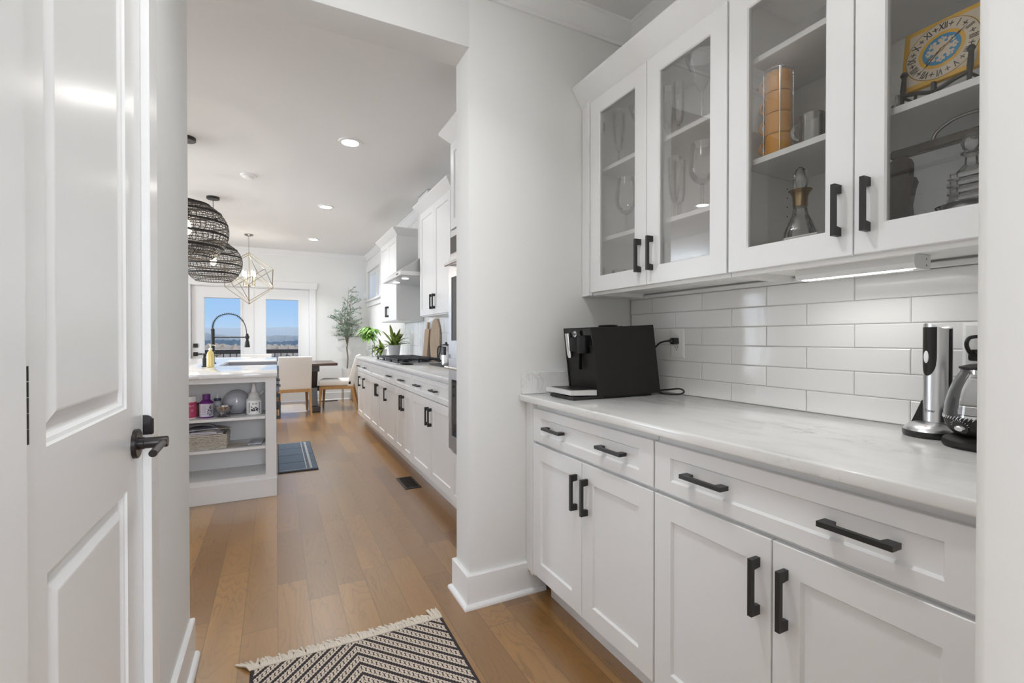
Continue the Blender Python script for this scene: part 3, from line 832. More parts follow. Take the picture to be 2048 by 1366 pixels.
m = MB(); m.prism([(1.066, .938), (1.196, .932), (1.196, .954), (1.066, .957)], fz, 1.592, 1.787); m.build('tray_lip', M('pearl_silver', (0.66, 0.66, 0.65), .3, metal=.25), tray)
m = MB()
m.prism([(1.085, .9572), (1.198, .9545), (1.198, .9560), (1.085, .9586)], fz, 1.606, 1.774); m.build('tray_grate', BLACKP, tray)
m = MB(); m.box(1.20, 1.215, 1.6, 1.785, .955, .975); m.build('tray_back', GLOSSB, tray)
m = MB()
m.lathe([(0, 0), (.042, 0), (.045, .004), (.04, .008), (0, .009)], (1.33, 1.69, 1.2215), 28); m.build('lid', BLACKP, cm)

# power cord of the machine and its plug
m = MB()
def curve_pts(P, n=10):
    P = [Vector(p) for p in P]; out = []
    for i in range(len(P) - 1):
        p0, p1, p2, p3 = P[max(i - 1, 0)], P[i], P[i + 1], P[min(i + 2, len(P) - 1)]
        for k in range(n):
            t = k / n
            out.append(.5 * ((2 * p1) + (p2 - p0) * t + (2 * p0 - 5 * p1 + 4 * p2 - p3) * t * t + (3 * p1 - 3 * p2 + p3 - p0) * t ** 3))
    out.append(P[-1]); return out


m.tube(curve_pts([(1.595, 1.583, 1.158), (1.585, 1.605, 1.156), (1.575, 1.63, 1.145), (1.572, 1.665, 1.11), (1.575, 1.70, 1.05), (1.575, 1.71, .975), (1.58, 1.66, .932), (1.59, 1.60, .935), (1.605, 1.535, .945), (1.612, 1.515, .933), (1.600, 1.535, .921), (1.565, 1.60, .920), (1.556, 1.66, .940), (1.5455, 1.69, .955)]), .0038, 10)
cord = m.build('power_cord', BLACKP)
tag(cord, 'black power cord looping from the coffee machine to the outlet', 'cord'); ORG['power_cord'] = Vector()
m = MB(); m.box(1.603, 1.640, 1.566, 1.592, 1.143, 1.172, .005, 2); m.tube([(1.59, 1.588, 1.158), (1.606, 1.58, 1.158)], [.0055, .009], 12); m.build('plug', BLACKP, cord)


def outlet(y0, y1, z0, z1, label):
    r = thing('wall_outlet', label, 'outlet', (1.6415, (y0 + y1) / 2, (z0 + z1) / 2), 'white outlet plates on the tile')
    f = fXn(1.6408); mb = MB()
    mb.rings([(y0, y1, z0, z1, 0), (y0, y1, z0, z1, .002), (y0 + .008, y1 - .008, z0 + .008, z1 - .008, .0055)], f); mb.build('cover_plate', WHITEP, r)
    cy_, cz = (y0 + y1) / 2, (z0 + z1) / 2
    for k in (-1, 1):
        s = MB(); c = cz + k * .0195
        s.lathe([(0, -.0085), (.0165, -.0085), (.0165, -.004)], (1.6415, cy_, c), 28, 'X')
        s = s.build('socket_face', CERAM, r)
        h = MB(); h.box(1.6322, 1.6332, cy_ - .0075, cy_ - .0058, c - .002, c + .0065); h.box(1.6322, 1.6332, cy_ + .0058, cy_ + .0075, c - .002, c + .0055); h.lathe([(0, -.0093), (.0022, -.0093), (.0022, -.0083)], (1.6415, cy_, c - .0075), 12, 'X')
        h.build('socket_slots', BLACKP, s)
    return r


outlet(1.537, 1.622, 1.080, 1.213, 'white duplex outlet behind the coffee machine with a black plug')
outlet(.497, .582, 1.080, 1.213, 'white outlet plate behind the glass kettle at the right edge')

# ------------------------------------------------------------------ wine opener on its charging base
wo = thing('wine_opener', 'silver and black electric wine opener standing on its base', 'wine opener', (1.545, .60, .9155))
cx, cyy = 1.55, .600
m = MB()
def oval(rx, ry, z, n=40): return [(cx - .012 + rx * math.cos(2 * PI * i / n), cyy + .006 + ry * math.sin(2 * PI * i / n), z) for i in range(n)]
def loft(mb, rings, smooth=True):
    n = len(rings[0]); vs = [p for r in rings for p in r]; fs = []
    for j in range(len(rings) - 1):
        for i in range(n): fs.append((j * n + i, j * n + (i + 1) % n, (j + 1) * n + (i + 1) % n, (j + 1) * n + i))
    fs.append(tuple(range(n - 1, -1, -1))); fs.append(tuple((len(rings) - 1) * n + i for i in range(n)))
    return mb.add(vs, fs, smooth)


loft(m, [oval(.066, .058, .9158), oval(.068, .060, .920), oval(.068, .060, .931)]); m.build('base_foot', BLACKP, wo)
m = MB(); loft(m, [oval(.066, .058, .931), oval(.062, .054, .938), oval(.050, .045, .946), oval(.036, .034, .9515)]); base = m.build('charging_base', STEEL, wo)
m = MB(); m.prism([(.655, .934), (.628, 1.005), (.615, 1.02), (.610, .94)], lambda a, b, q: (q, a, b), 1.535, 1.600); m.build('back_fin', SOFTB, wo)
m = MB(); m.lathe([(0, -.0003), (.004, -.0003), (.004, .001), (0, .0015)], (1.49, .60, .9445), 14); m.build('indicator_light', M('amber_indicator', (.7, .2, .08), .3), base)
m = MB(); n = 48
def top(t): return 1.196 + .014 * math.cos(t + .55) ** 2 * (1 if math.cos(t + .55) < 0 else .4)
vs = []; fs = []
levels = [.9515, .954, .96, 1.0, 1.04, 1.08, 1.12, 1.16, 1.185]
for z in levels:
    k = .94 if z < .953 else 1.0
    for i in range(n): t_ = 2 * PI * i / n; vs.append((cx + .0295 * k * math.cos(t_), cyy + .0295 * k * math.sin(t_), z))
for k in (1.0, .93):
    for i in range(n): t_ = 2 * PI * i / n; vs.append((cx + .0295 * k * math.cos(t_), cyy + .0295 * k * math.sin(t_), top(t_) - (0 if k == 1 else .004)))
L = len(levels) + 2
for j in range(L - 1):
    for i in range(n): fs.append((j * n + i, j * n + (i + 1) % n, (j + 1) * n + (i + 1) % n, (j + 1) * n + i))
fs.append(tuple(range(n - 1, -1, -1))); fs.append(tuple((L - 1) * n + i for i in range(n)))
m.add(vs, fs, True); body = m.build('body', STEEL, wo)
# black inlay: a U-shaped band wrapped on the front left of the tube
def wrap(mb, t0, t1, zlo, zhi, r, n=24, rows=14):
    vs, fs = [], []
    for j in range(rows + 1):
        for i in range(n + 1):
            u = i / n * 2 - 1; tt = t0 + (t1 - t0) * i / n
            lo = zlo + .045 * (1 - math.sqrt(max(0, 1 - u * u))); z = lo + (min(zhi, top(tt) - .002) - lo) * j / rows
            vs.append((cx + r * math.cos(tt), cyy + r * math.sin(tt), z))
    for j in range(rows):
        for i in range(n): fs.append((j * (n + 1) + i, j * (n + 1) + i + 1, (j + 1) * (n + 1) + i + 1, (j + 1) * (n + 1) + i))
    return mb.add(vs, fs, True)


A0 = math.atan2(0 - cyy, 0 - cx)          # direction from the tube towards the open side of the pantry
m = MB(); wrap(m, A0 - 1.45, A0 - .05, 1.073, 1.2, .0299); m.build('grip_inlay', SOFTB, body, fix=False)
m = MB(); wrap(m, A0 + .80, A0 + 1.25, .96, 1.2, .0299); m.build('grip_inlay', SOFTB, body, fix=False)
mt = Matrix.Translation((cx + .0297 * math.cos(A0 - .86), cyy + .0297 * math.sin(A0 - .86), 1.122)) @ Matrix.Rotation(A0 - .86, 4, 'Z')
m = MB(); m.lathe([(0, .0022), (.55, .0018), (.9, .0008), (1.0, -.001)], (0, 0, 0), 28, 'X', mat=mt @ Matrix.Diagonal((1, .0075, .0175, 1)) @ Matrix.Identity(4)); m.build('push_button', WHITEP, body)
vs, fs = text_data('Oster', .0105, .0002, .0001); m = MB()
m.add([(cx + .0298 * math.cos(A0 - .55 + v.x / .0298), cyy + .0298 * math.sin(A0 - .55 + v.x / .0298), .982 + v.y) for v in vs], fs); m.build('lettering', BLACKP, body, fix=False)

# ------------------------------------------------------------------ glass kettle
kt = thing('glass_kettle', 'round glass electric kettle on a black base beside the wine opener', 'kettle', (1.475, .478, .9155))
c = (1.475, .478, 0)
m = MB(); m.lathe([(0, .9158), (.077, .9158), (.080, .922), (.078, .932), (.070, .938), (.058, .943), (0, .943)], c, 48); m.build('power_base', SOFTB, kt)
m = MB(); m.lathe([(.050, .944), (.060, .948), (.072, .962), (.0765, .980), (.0768, .9855), (0, .9855)], c, 48); band = m.build('heater_body', SOFTB, kt)
prof = [(.0765, .986), (.0762, .996), (.0735, 1.02), (.068, 1.045), (.060, 1.068), (.052, 1.084), (.0475, 1.092), (.0465, 1.098)]
m = MB(); m.lathe(prof, c, 56); o = m.build('glass_jar', CRYST, kt, fix=False)
m = MB(); m.lathe([(0, .987), (.073, .987), (.0735, .9935), (.071, .9955), (0, .994)], c, 48); m.build('steel_floor', CHROME, kt)
m = MB()
for k in range(60): t_ = 2 * PI * k / 60; m.cyl((c[0] + .0768 * math.cos(t_), c[1] + .0768 * math.sin(t_), .983), (c[0] + .0768 * math.cos(t_ + .06), c[1] + .0768 * math.sin(t_ + .06), .989), .0013, n=6)
m.build('rope_trim', CHROME, kt)
m = MB(); m.lathe([(.0475, 1.0985), (.050, 1.100), (.0495, 1.104), (.030, 1.110), (.012, 1.112), (0, 1.112)], c, 40); lid = m.build('lid', SOFTB, kt)
m = MB(); m.lathe([(.040, 1.088), (.044, 1.088), (.044, 1.0975), (.040, 1.0975)], c, 40); m.build('lid_rim', CHROME, lid)
m = MB(); q = (1.462, .49); m.tube(curve_pts([(q[0], q[1], .995), (q[0] - .006, q[1] - .004, 1.022), (q[0] - .006, q[1] - .014, 1.034), (q[0] + .004, q[1] - .012, 1.043), (q[0] + .006, q[1], 1.036), (q[0] - .002, q[1] - .012, 1.020), (q[0] - .010, q[1] - .02, .996)]), .0022, 10); m.build('heating_coil', NICKEL, kt)
m = MB(); m.tube(curve_pts([(1.500, .405, .968), (1.515, .362, .985), (1.520, .345, 1.03), (1.512, .365, 1.08), (1.495, .415, 1.100), (1.485, .44, 1.104)]), .011, 12); m.build('handle', SOFTB, kt)
A1 = math.atan2(-c[1], -c[0]); aa = A1 - .62
mt = Matrix.Translation((c[0] + .0735 * math.cos(aa), c[1] + .0735 * math.sin(aa), .966)) @ Matrix.Rotation(aa, 4, 'Z') @ Matrix.Rotation(math.radians(24), 4, 'Y')
m = MB(); m.lathe([(0, .002), (.0145, .001), (.0155, -.006)], (0, 0, 0), 28, 'X', mat=mt); dial = m.build('dial_recess', BLACKP, band)
m = MB(); m.lathe([(0, .010), (.8, .009), (1, .006), (1, .0)], (0, 0, 0), 28, 'X', mat=mt @ Matrix.Diagonal((1, .0105, .0062, 1))); m.build('dial', STEEL, dial)
m = MB()
for k in range(11):
    t = math.radians(-75 + 15 * k); c0, c1 = .0170, .0200 + (.0015 if k % 2 else 0)
    m.add([mt @ Vector((.0016, math.sin(t + e_) * r_, math.cos(t + e_) * r_)) for e_, r_ in ((-.03, c0), (.03, c0), (.03, c1), (-.03, c1))], [(0, 1, 2, 3)])
m.build('dial_marks', STEEL, band, fix=False)
vs, fs = text_data('Capresso', .0145, .0002, .0001); m = MB()
m.add([(c[0] + .0752 * math.cos(A1 + .16 + (v.x + v.y * .25) / .075), c[1] + .0752 * math.sin(A1 + .16 + (v.x + v.y * .25) / .075), .962 + v.y) for v in vs], fs); m.build('lettering', WHITEP, band, fix=False)
m = MB(); m.box(1.604, 1.6325, .530, .560, 1.112, 1.142, .005, 2); m.tube(curve_pts([(1.606, .545, 1.127), (1.592, .551, 1.135), (1.588, .556, 1.155), (1.598, .553, 1.172), (1.602, .53, 1.176)]), .0048, 8)
tag(m.build('plug', BLACKP), 'black plug in the outlet behind the glass kettle', 'plug')

# ================================================================== WHAT STANDS IN THE GLASS-DOOR CABINETS
def stemmed(name, prof, loc, label, cat, group=None, mat=None, parts=None):
    """prof: outline from the foot up to the rim; the foot/stem and the bowl are separate parts"""
    r = thing(name, label, cat, loc, group)
    foot, bowl = prof
    mb = MB(); mb.lathe(foot, loc, 28); mb.build('stem', CRYST, r)
    mb = MB(); mb.lathe(bowl, loc, 36); mb.build('bowl', mat or CRYST, r, fix=False)
    return r


def foot(h, r=.034, s=.0035): return [(0, 0), (r, 0), (r, .002), (r * .5, .005), (s + .002, .012), (s, .03), (s, h - .01), (s + .003, h)]


WINE = (foot(.10, .037), [(.006, .10), (.028, .112), (.044, .135), (.050, .165), (.048, .20), (.042, .235), (.037, .265)])
FLUTE = (foot(.09, .031), [(.006, .09), (.016, .105), (.023, .14), (.0265, .19), (.0275, .24), (.0265, .275)])
CONE = (foot(.135, .038), [(.005, .135), (.012, .142), (.034, .19), (.055, .245), (.062, .265)])
CUTF = (foot(.06, .031, .006), [(.008, .06), (.017, .07), (.021, .10), (.0225, .15), (.023, .19), (.0225, .225)])
GOB = (foot(.105, .036, .005), [(.008, .105), (.030, .118), (.044, .14), (.048, .165), (.047, .20), (.043, .235), (.041, .255)])
zt, zm, zb = 1.9625, 1.6395, 1.4065
stemmed('champagne_flute', FLUTE, (1.45, 1.765, zt), 'slim flute on the top shelf in the left door of the stemware cabinet', 'glass')
stemmed('martini_glass', CONE, (1.50, 1.66, zt), 'cone-shaped martini glass on the top shelf behind the leftmost glass door', 'glass')
stemmed('wine_glass', WINE, (1.44, 1.700, zm), 'big round wine glass on the middle shelf behind the leftmost glass door', 'glass')
stemmed('cut_flute', CUTF, (1.44, 1.385, zt), 'straight cut-crystal flute on the top shelf of the second glass door', 'glass', mat=CUT)
stemmed('martini_glass', CONE, (1.43, 1.262, zt), 'large cone-shaped martini glass on the top shelf of the second glass door', 'glass')
stemmed('champagne_flute', FLUTE, (1.50, 1.50, zt), 'plain flute behind the cut-crystal one on the top shelf', 'glass')
stemmed('champagne_flute', FLUTE, (1.47, 1.435, zm), 'left of two tall flutes on the middle shelf, second glass door', 'glass')
stemmed('cut_flute', CUTF, (1.42, 1.360, zm), 'right of two tall flutes on the middle shelf, cut crystal', 'glass', mat=CUT)
stemmed('goblet', GOB, (1.42, 1.250, zm), 'wide cut-crystal goblet on the middle shelf of the second glass door', 'glass', mat=CUT)
m = MB(); m.lathe([(0, 0), (.026, 0), (.028, .004), (.033, .05), (.034, .085)], (1.45, 1.762, zb), 32); tag(m.build('tumbler', CRYST, fix=False), 'small tumbler on the cabinet floor behind the leftmost glass door', 'glass')


def cup(name, loc, rot, r, h, mat, label, cat='cup', group=None, hr=.017, ht=.0045, straight=False):
    o = thing(name, label, cat, loc, group); l = Vector(loc)
    mb = MB(); mb.lathe([(0, 0), (r * .93, 0), (r * .985, .003), (r, .008), (r, h - .002), (r - .002, h), (r - .005, h - .002), (r - .005, .008), (0, .006)] if straight else [(0, .003), (r * .72, .003), (r * .76, 0), (r * .80, .002), (r * .95, h * .4), (r, h), (r - .003, h), (r * .92, h * .4), (r * .72, .008), (0, .008)], loc, 36); mb.build('bowl', mat, o)
    pts = [l + Vector((math.cos(rot) * (r * .93 + hr * .9 * math.sin(t)), math.sin(rot) * (r * .93 + hr * .9 * math.sin(t)), h * .52 + hr * math.cos(t))) for t in [PI * k / 12 for k in range(13)]]
    mb = MB(); mb.tube(pts, ht, 10); mb.build('handle', mat, o)
    return o


cup('espresso_cup', (1.405, 1.345, zb), 2.2, .030, .058, CERAM, 'white espresso cup with handle towards the opening, second glass door', 'cup', 'white espresso cups')
cup('espresso_cup', (1.430, 1.272, zb), 2.1, .031, .078, CERAM, 'taller white espresso cup in the middle, second glass door', 'cup', 'white espresso cups')
cup('espresso_cup', (1.45, 1.198, zb), 2.1, .034, .098, CERAM, 'white cup at the right end of the row, second glass door', 'cup', 'white espresso cups')
# orange mugs in a wire tower
mx_, my_, mz = 1.425, .958, 1.7415
for k in range(4):
    cup('orange_mug', (mx_, my_, mz + .006 + k * .0655), 1.95, .0375, .0635, ORANGE, 'orange mug, %s of the four in the wire tower' % ('lowest', 'second from the bottom', 'third from the bottom', 'topmost')[k], 'mug', 'stacked orange mugs', .019, .0048, True)
wr = thing('mug_tower', 'chrome wire tower holding four orange mugs', 'mug rack', (mx_, my_, mz))
m = MB(); m.tube([(mx_ + .041 * math.cos(2 * PI * k / 40), my_ + .041 * math.sin(2 * PI * k / 40), mz + .0025) for k in range(40)], .0018, 8, closed=True); m.build('base_ring', CHROME, wr)
for k in range(4):
    t = .70 + k * PI / 2; m = MB(); m.tube([(mx_ + .041 * math.cos(t), my_ + .041 * math.sin(t), mz + .002), (mx_ + .041 * math.cos(t), my_ + .041 * math.sin(t), mz + .272)], .0016, 8); m.build('wire_post', CHROME, wr)
m = MB(); m.tube([(mx_ + .041 * math.cos(2 * PI * k / 40), my_ + .041 * math.sin(2 * PI * k / 40), mz + .2725) for k in range(40)], .0018, 8, closed=True); m.build('top_ring', CHROME, wr)
cup('glass_mug', (1.43, .855, 1.7415), 2.2, .034, .095, CUT, 'clear glass mug beside the orange mug tower', 'mug', None, .022, .005, True)
m = MB(); m.lathe([(0, 0), (.028, 0), (.03, .004), (.033, .10)], (1.47, .790, 1.7415), 32); tag(m.build('tumbler', CRYST, fix=False), 'plain tall tumbler right of the clear glass mug', 'glass')
# decanter with brass collar
dc = thing('decanter', 'cut-glass decanter with flared brass collar behind the third glass door', 'decanter', (1.455, .905, 1.4065)); l = (1.455, .905, 1.4065)
m = MB(); m.lathe([(0, 0), (.050, 0), (.055, .006), (.054, .05), (.046, .095), (.032, .13), (.022, .15), (.019, .17), (.019, .18)], l, 12, smooth=False); m.build('body', CUT, dc, fix=False)
m = MB(); m.lathe([(.0205, .172), (.0205, .19), (.022, .205), (.027, .216), (.033, .221), (.0335, .2225), (.026, .219), (.019, .20)], l, 36); m.build('collar', BRASS, dc)
m = MB(); m.lathe([(0, .200), (.012, .205), (.018, .226), (.021, .245), (.020, .268), (.014, .286), (.006, .294), (0, .295)], l, 10, smooth=False); m.build('stopper', CUT, dc, fix=False)
cup('gravy_cup', (1.405, .965, 1.4065), 2.4, .026, .062, CERAM, 'small white cup in front of the brass-collared decanter', 'cup', None, .02, .005)
m = MB(); m.box(1.366, 1.398, .80, .905, 1.4065, 1.466, .004, 2); m.box(1.368, 1.396, .802, .903, 1.466, 1.472, .002); tag(m.build('white_box', CERAM), 'low white porcelain box right of the brass-collared decanter', 'box')
# wooden tantalus frame with square decanter
TW = wood('smoked_wood', (0.125, 0.100, 0.080), (0.085, 0.066, 0.054), (6, 6, 1.2), .4)
tn = thing('decanter_carrier', 'dark wooden decanter frame with carrying bar behind the rightmost glass door', 'decanter carrier', (1.49, .50, 1.4065))
m = MB(); m.box(1.41, 1.57, .338, .715, 1.4066, 1.424, .004); m.box(1.42, 1.56, .346, .705, 1.424, 1.440, .006); m.build('base', TW, tn)
for yy in (.657, .383):
    m = MB(); sil = [(-.030, 0), (-.024, .02), (-.0255, .05), (-.022, .08), (-.029, .122), (-.034, .138), (-.029, .152), (-.0235, .156), (-.0240, .19), (-.019, .203), (-.012, .208)]
    poly = sil + [(-a, b) for a, b in reversed(sil)]
    m.prism([(yy + a, 1.4405 + b) for a, b in poly], lambda a, b, q: (q, a, b), 1.478, 1.502); m.build('post', TW, tn)
m = MB(); m.box(1.478, 1.502, .362, .678, 1.6487, 1.672, .004); bar = m.build('carrying_bar', TW, tn)
m = MB(); m.tube(curve_pts([(1.49, .590, 1.672), (1.49, .582, 1.690), (1.49, .555, 1.707), (1.49, .52, 1.712), (1.49, .485, 1.707), (1.49, .458, 1.690), (1.49, .450, 1.672)]), .0042, 10); m.build('handle', NICKEL, bar)
d = thing('crystal_decanter', 'square cut-crystal decanter with ball stopper standing in a silver coaster', 'decanter', (1.44, .498, 1.4465)); l = (1.44, .498, 1.4465); yy = .498
m = MB()
for k in range(6): m.box(1.44 - .034, 1.44 + .034, yy - .034, yy + .034, 1.4469 + .018 * k, 1.4469 + .018 * (k + 1) - .0004, .005)
m.build('body', CUT, d)
m = MB(); m.lathe([(.032, .1090), (.020, .122), (.012, .130), (.011, .148), (.019, .152), (.020, .156)], l, 24); m.build('neck', CUT, d, fix=False)
m = MB(); m.lathe([(0, .1562), (.008, .157), (.0155, .165), (.0185, .177), (.0155, .189), (.008, .1955), (0, .197)], l, 20); m.build('stopper', CUT, d, fix=False)
m = MB(); m.lathe([(0, 0), (.056, 0), (.060, .004), (.058, .012), (.061, .036), (.064, .040), (.060, .039), (.055, .012), (.052, .0055), (0, .0055)], (1.44, .498, 1.4405), 44); tag(m.build('silver_coaster', CHROME), 'silver coaster under the square crystal decanter', 'coaster')
m = MB(); m.lathe([(0, 0), (.030, 0), (.034, .006), (.040, .05), (.043, .075)], (1.49, .700, 1.7415), 14, smooth=False); tag(m.build('cut_bowl', CUT, fix=False), 'cut-glass tumbler left of the yellow clock', 'glass')

# ------------------------------------------------------------------ the yellow clock on its iron easel
YEL = M('yellow_enamel', (0.70, 0.40, 0.035), 0.45); CRM = M('cream_enamel', (0.66, 0.57, 0.45), 0.5, spec=.3); BLU = M('blue_enamel', (0.055, 0.26, 0.48), 0.5, spec=.3); INK = M('black_enamel', (0.035, 0.028, 0.026), 0.3)
IRON = M('wrought_iron', (0.03, 0.026, 0.024), 0.5)
ck = thing('clock', 'square yellow enamel clock with roman numerals on an iron easel', 'clock', (0, 0, 0))
H_ = .079
def xz(d): return lambda a, b, q: (a, -q - d, b)
def disc(mb, r0, r1, d, n=72):
    vs = []; fs = []
    for i in range(n): t = 2 * PI * i / n; vs += [(r0 * math.cos(t), -d, r0 * math.sin(t)), (r1 * math.cos(t), -d, r1 * math.sin(t))]
    for i in range(n): a, b = 2 * i, 2 * ((i + 1) % n); fs.append((a, a + 1, b + 1, b))
    return mb.add(vs, fs)


m = MB(); m.rings([(-H_, H_, -H_, H_, -.012), (-H_, H_, -H_, H_, -.001), (-H_ + .002, H_ - .002, -H_ + .002, H_ - .002, 0)], xz(0)); m.build('face_plate', YEL, ck)
m = MB(); q = H_ - .012
for sx in (-1, 1):
    for sz in (-1, 1):
        pts = [(sx * q, sz * q), (sx * (q - .038), sz * q)] + [(sx * .0735 * math.cos(t), sz * .0735 * math.sin(t)) for t in [math.radians(68 - 5.1 * k) for k in range(10)]] + [(sx * q, sz * (q - .038))]
        pts = [(max(-q, min(q, a)), max(-q, min(q, b))) for a, b in pts]
        m.prism(pts, xz(0), -.0002, .0004)
m.build('corner_panels', CRM, ck)
m = MB(); disc(m, .0, .0722, .0005); m.build('ring_outline', INK, ck, fix=False)
m = MB(); disc(m, .0, .0712, .0007); ring = m.build('numeral_ring', CRM, ck, fix=False)
m = MB(); disc(m, .0, .0455, .0009); m.build('inner_ring', YEL, ck, fix=False)
m = MB(); disc(m, .0, .0375, .0011); blue = m.build('centre_disc', BLU, ck, fix=False)
m = MB(); n = 160; vs = [(0, -.0013, 0)]
for i in range(n):
    t = 2 * PI * i / n; r = .0235 + .0075 * abs(math.cos(4 * t)) ** .6 + .0015 * math.cos(24 * t)
    vs.append((r * math.cos(t), -.0013, r * math.sin(t)))
m.add(vs, [(0, i + 1, (i + 1) % n + 1) for i in range(n)]); m.build('scroll_ornament', CRM, blue, fix=False)
m = MB()
for k in range(8):
    t = PI / 8 + k * PI / 4; c_ = (.0205 * math.cos(t), .0205 * math.sin(t)); m.prism([(c_[0] + .0035 * math.cos(a), c_[1] + .0035 * math.sin(a)) for a in [2 * PI * j / 12 for j in range(12)]], xz(0), .0012, .0015)
    t = k * PI / 4; c_ = (.0265 * math.cos(t), .0265 * math.sin(t)); m.prism([(c_[0] + .0017 * math.cos(a), c_[1] + .0017 * math.sin(a)) for a in [2 * PI * j / 8 for j in range(8)]], xz(0), .0012, .0015)
m.build('ornament_dots', BLU, blue)
m = MB()
for k, s_ in enumerate(['XII', 'I', 'II', 'III', 'IIII', 'V', 'VI', 'VII', 'VIII', 'IX', 'X', 'XI']):
    ph = 2 * PI * k / 12
    vs, fs = text_data(s_, .0235, .0002, .0006, .62 if len(s_) < 4 else .52)
    rot = Matrix.Rotation(ph, 4, 'Y')
    m.add([rot @ Vector((v.x, -.0008 - v.z, .0585 + v.y)) for v in vs], fs)
m.build('roman_numerals', INK, ring, fix=False)
m = MB()
for k in range(12):
    ph = 2 * PI * (k + .5) / 12; rot = Matrix.Rotation(ph, 4, 'Y')
    for (ax_, az_, w_, h_, an) in ((0, .003, .0013, .0040, 0), (-.0028, .0004, .0011, .0034, 60), (.0028, .0004, .0011, .0034, -60), (0, -.0035, .0009, .0030, 0), (0, -.0005, .0032, .0007, 0)):
        aa = math.radians(an); pts = []
        for j in range(10):
            t = 2 * PI * j / 10; a, b = w_ * math.cos(t), h_ * math.sin(t)
            pts.append((ax_ + a * math.cos(aa) - b * math.sin(aa), az_ + a * math.sin(aa) + b * math.cos(aa)))
        base_ = len(m.v); m.prism(pts, lambda a, b, q: rot @ Vector((a, -q, .0585 + b)), .0008, .0011)
m.build('fleur_marks', INK, ring)
def hand(mb, deg, ln, tail, w):
    rot = Matrix.Rotation(math.radians(deg), 4, 'Y')
    mb.prism([(-w, -tail), (w, -tail), (w * .7, ln * .6), (w * 2.2, ln * .66), (w * .5, ln * .74), (0, ln), (-w * .5, ln * .74), (-w * 2.2, ln * .66), (-w * .7, ln * .6)], lambda a, b, q: rot @ Vector((a, -q, b)), .0020, .0026)


m = MB(); hand(m, 52, .060, .012, .0011); m.build('minute_hand', INK, ck)
m = MB(); hand(m, 222, .058, .010, .0010); m.build('hour_hand', INK, ck)
m = MB(); hand(m, 236, .040, .020, .0016); m.lathe([(0, -.0035), (.004, -.003), (.0045, -.0015)], (0, 0, 0), 20, 'Y'); m.build('alarm_hand', BRASS, ck)
ck.location = (1.445, .556, 1.872); ck.rotation_euler = (math.radians(-9), 0, math.radians(-90))
es = thing('plate_easel', 'dark iron easel with ball finials holding the yellow clock', 'easel', (1.43, .556, 1.7415))
zs_ = 1.742
for yy in (.620, .492):
    m = MB(); m.tube([(1.405, yy, zs_ + .001), (1.409, yy, zs_ + .020), (1.413, yy, zs_ + .05), (1.418, yy, zs_ + .085)], [.0055, .0042, .0062, .0048], 10); m.lathe([(0, -.0085), (.005, -.007), (.0085, 0), (.005, .007), (0, .0085)], (1.418, yy, zs_ + .09), 16); m.build('upright', IRON, es)
    m = MB(); m.tube([(1.412, yy, zs_ + .032), (1.47, yy, zs_ + .036), (1.49, yy, zs_ + .10)], .0035, 8); m.tube([(1.47, yy, zs_ + .036), (1.515, yy, zs_ + .001)], .0035, 8); m.build('back_leg', IRON, es)
m = MB(); m.tube(curve_pts([(1.410, .620, zs_ + .036), (1.409, .59, zs_ + .030), (1.408, .556, zs_ + .020), (1.409, .52, zs_ + .030), (1.410, .492, zs_ + .036)]), .0048, 10); m.box(1.402, 1.414, .552, .560, zs_ + .02, zs_ + .042, .001); m.build('cross_bar', IRON, es)

# ================================================================== RUG
rg = thing('rug', 'black and cream chevron runner with fringe on the pantry floor', 'rug', (.265, 1.2, 0))
m = MB(); m.box(-.085, .615, .45, 1.872, .0008, .009, .003); 
o = m.build('field', RUGM, rg)
o.data.transform(Matrix.Translation((0, 0, 0)))
rnd = random.Random(11); m = MB()
for k in range(150):
    x = -.083 + .696 * k / 149; y = 1.875; L = rnd.uniform(.040, .062); dx = rnd.uniform(-.034, .004); w = rnd.uniform(.0034, .0048)
    if k < 4: dx = -.05 + .01 * k; L = .06
    if k > 140: dx = rnd.uniform(-.008, .004); L = rnd.uniform(.06, .085)
    pts = [(x, y, .006), (x + dx * .25, y + L * .3, .011 + rnd.uniform(0, .004)), (x + dx * .6, y + L * .65, .007), (x + dx, y + L, .003)]
    m.tube(curve_pts(pts, 4), [w] * 12 + [w * .5], 6)
m.box(-.085, .615, 1.8725, 1.894, .001, .0085, .003)
m.build('fringe', CREAM, rg)

# ================================================================== KITCHEN WALL RUN
KF, KU, KW = 1.01, 1.27, 1.60
def kit_base(y0, y1, label, doors, pulls, drawers):
    r = thing('base_cabinet', label, 'cabinet', (1.3, (y0 + y1) / 2, 0), 'kitchen base cabinets')
    mb = MB(); mb.box(1.03, 1.594, y0, y1, .112, .885); mb.box(1.10, 1.594, y0, y1, 0, .112); mb.build('carcass', CAB, r)
    f = fXn(KF); g = .002
    for a, b, hs in drawers:
        d = shaker(f, a + g, b - g, .720, .865, .055, .036).build('drawer', CAB, r)
        for h in hs: add_pull(f, h, .793, d, vertical=False)
    for (a, b), h in zip(doors, pulls):
        d = shaker(f, a + g, b - g, .128, .712, .060, .062).build('door', CAB, r); add_pull(f, h, .592, d)
    return r


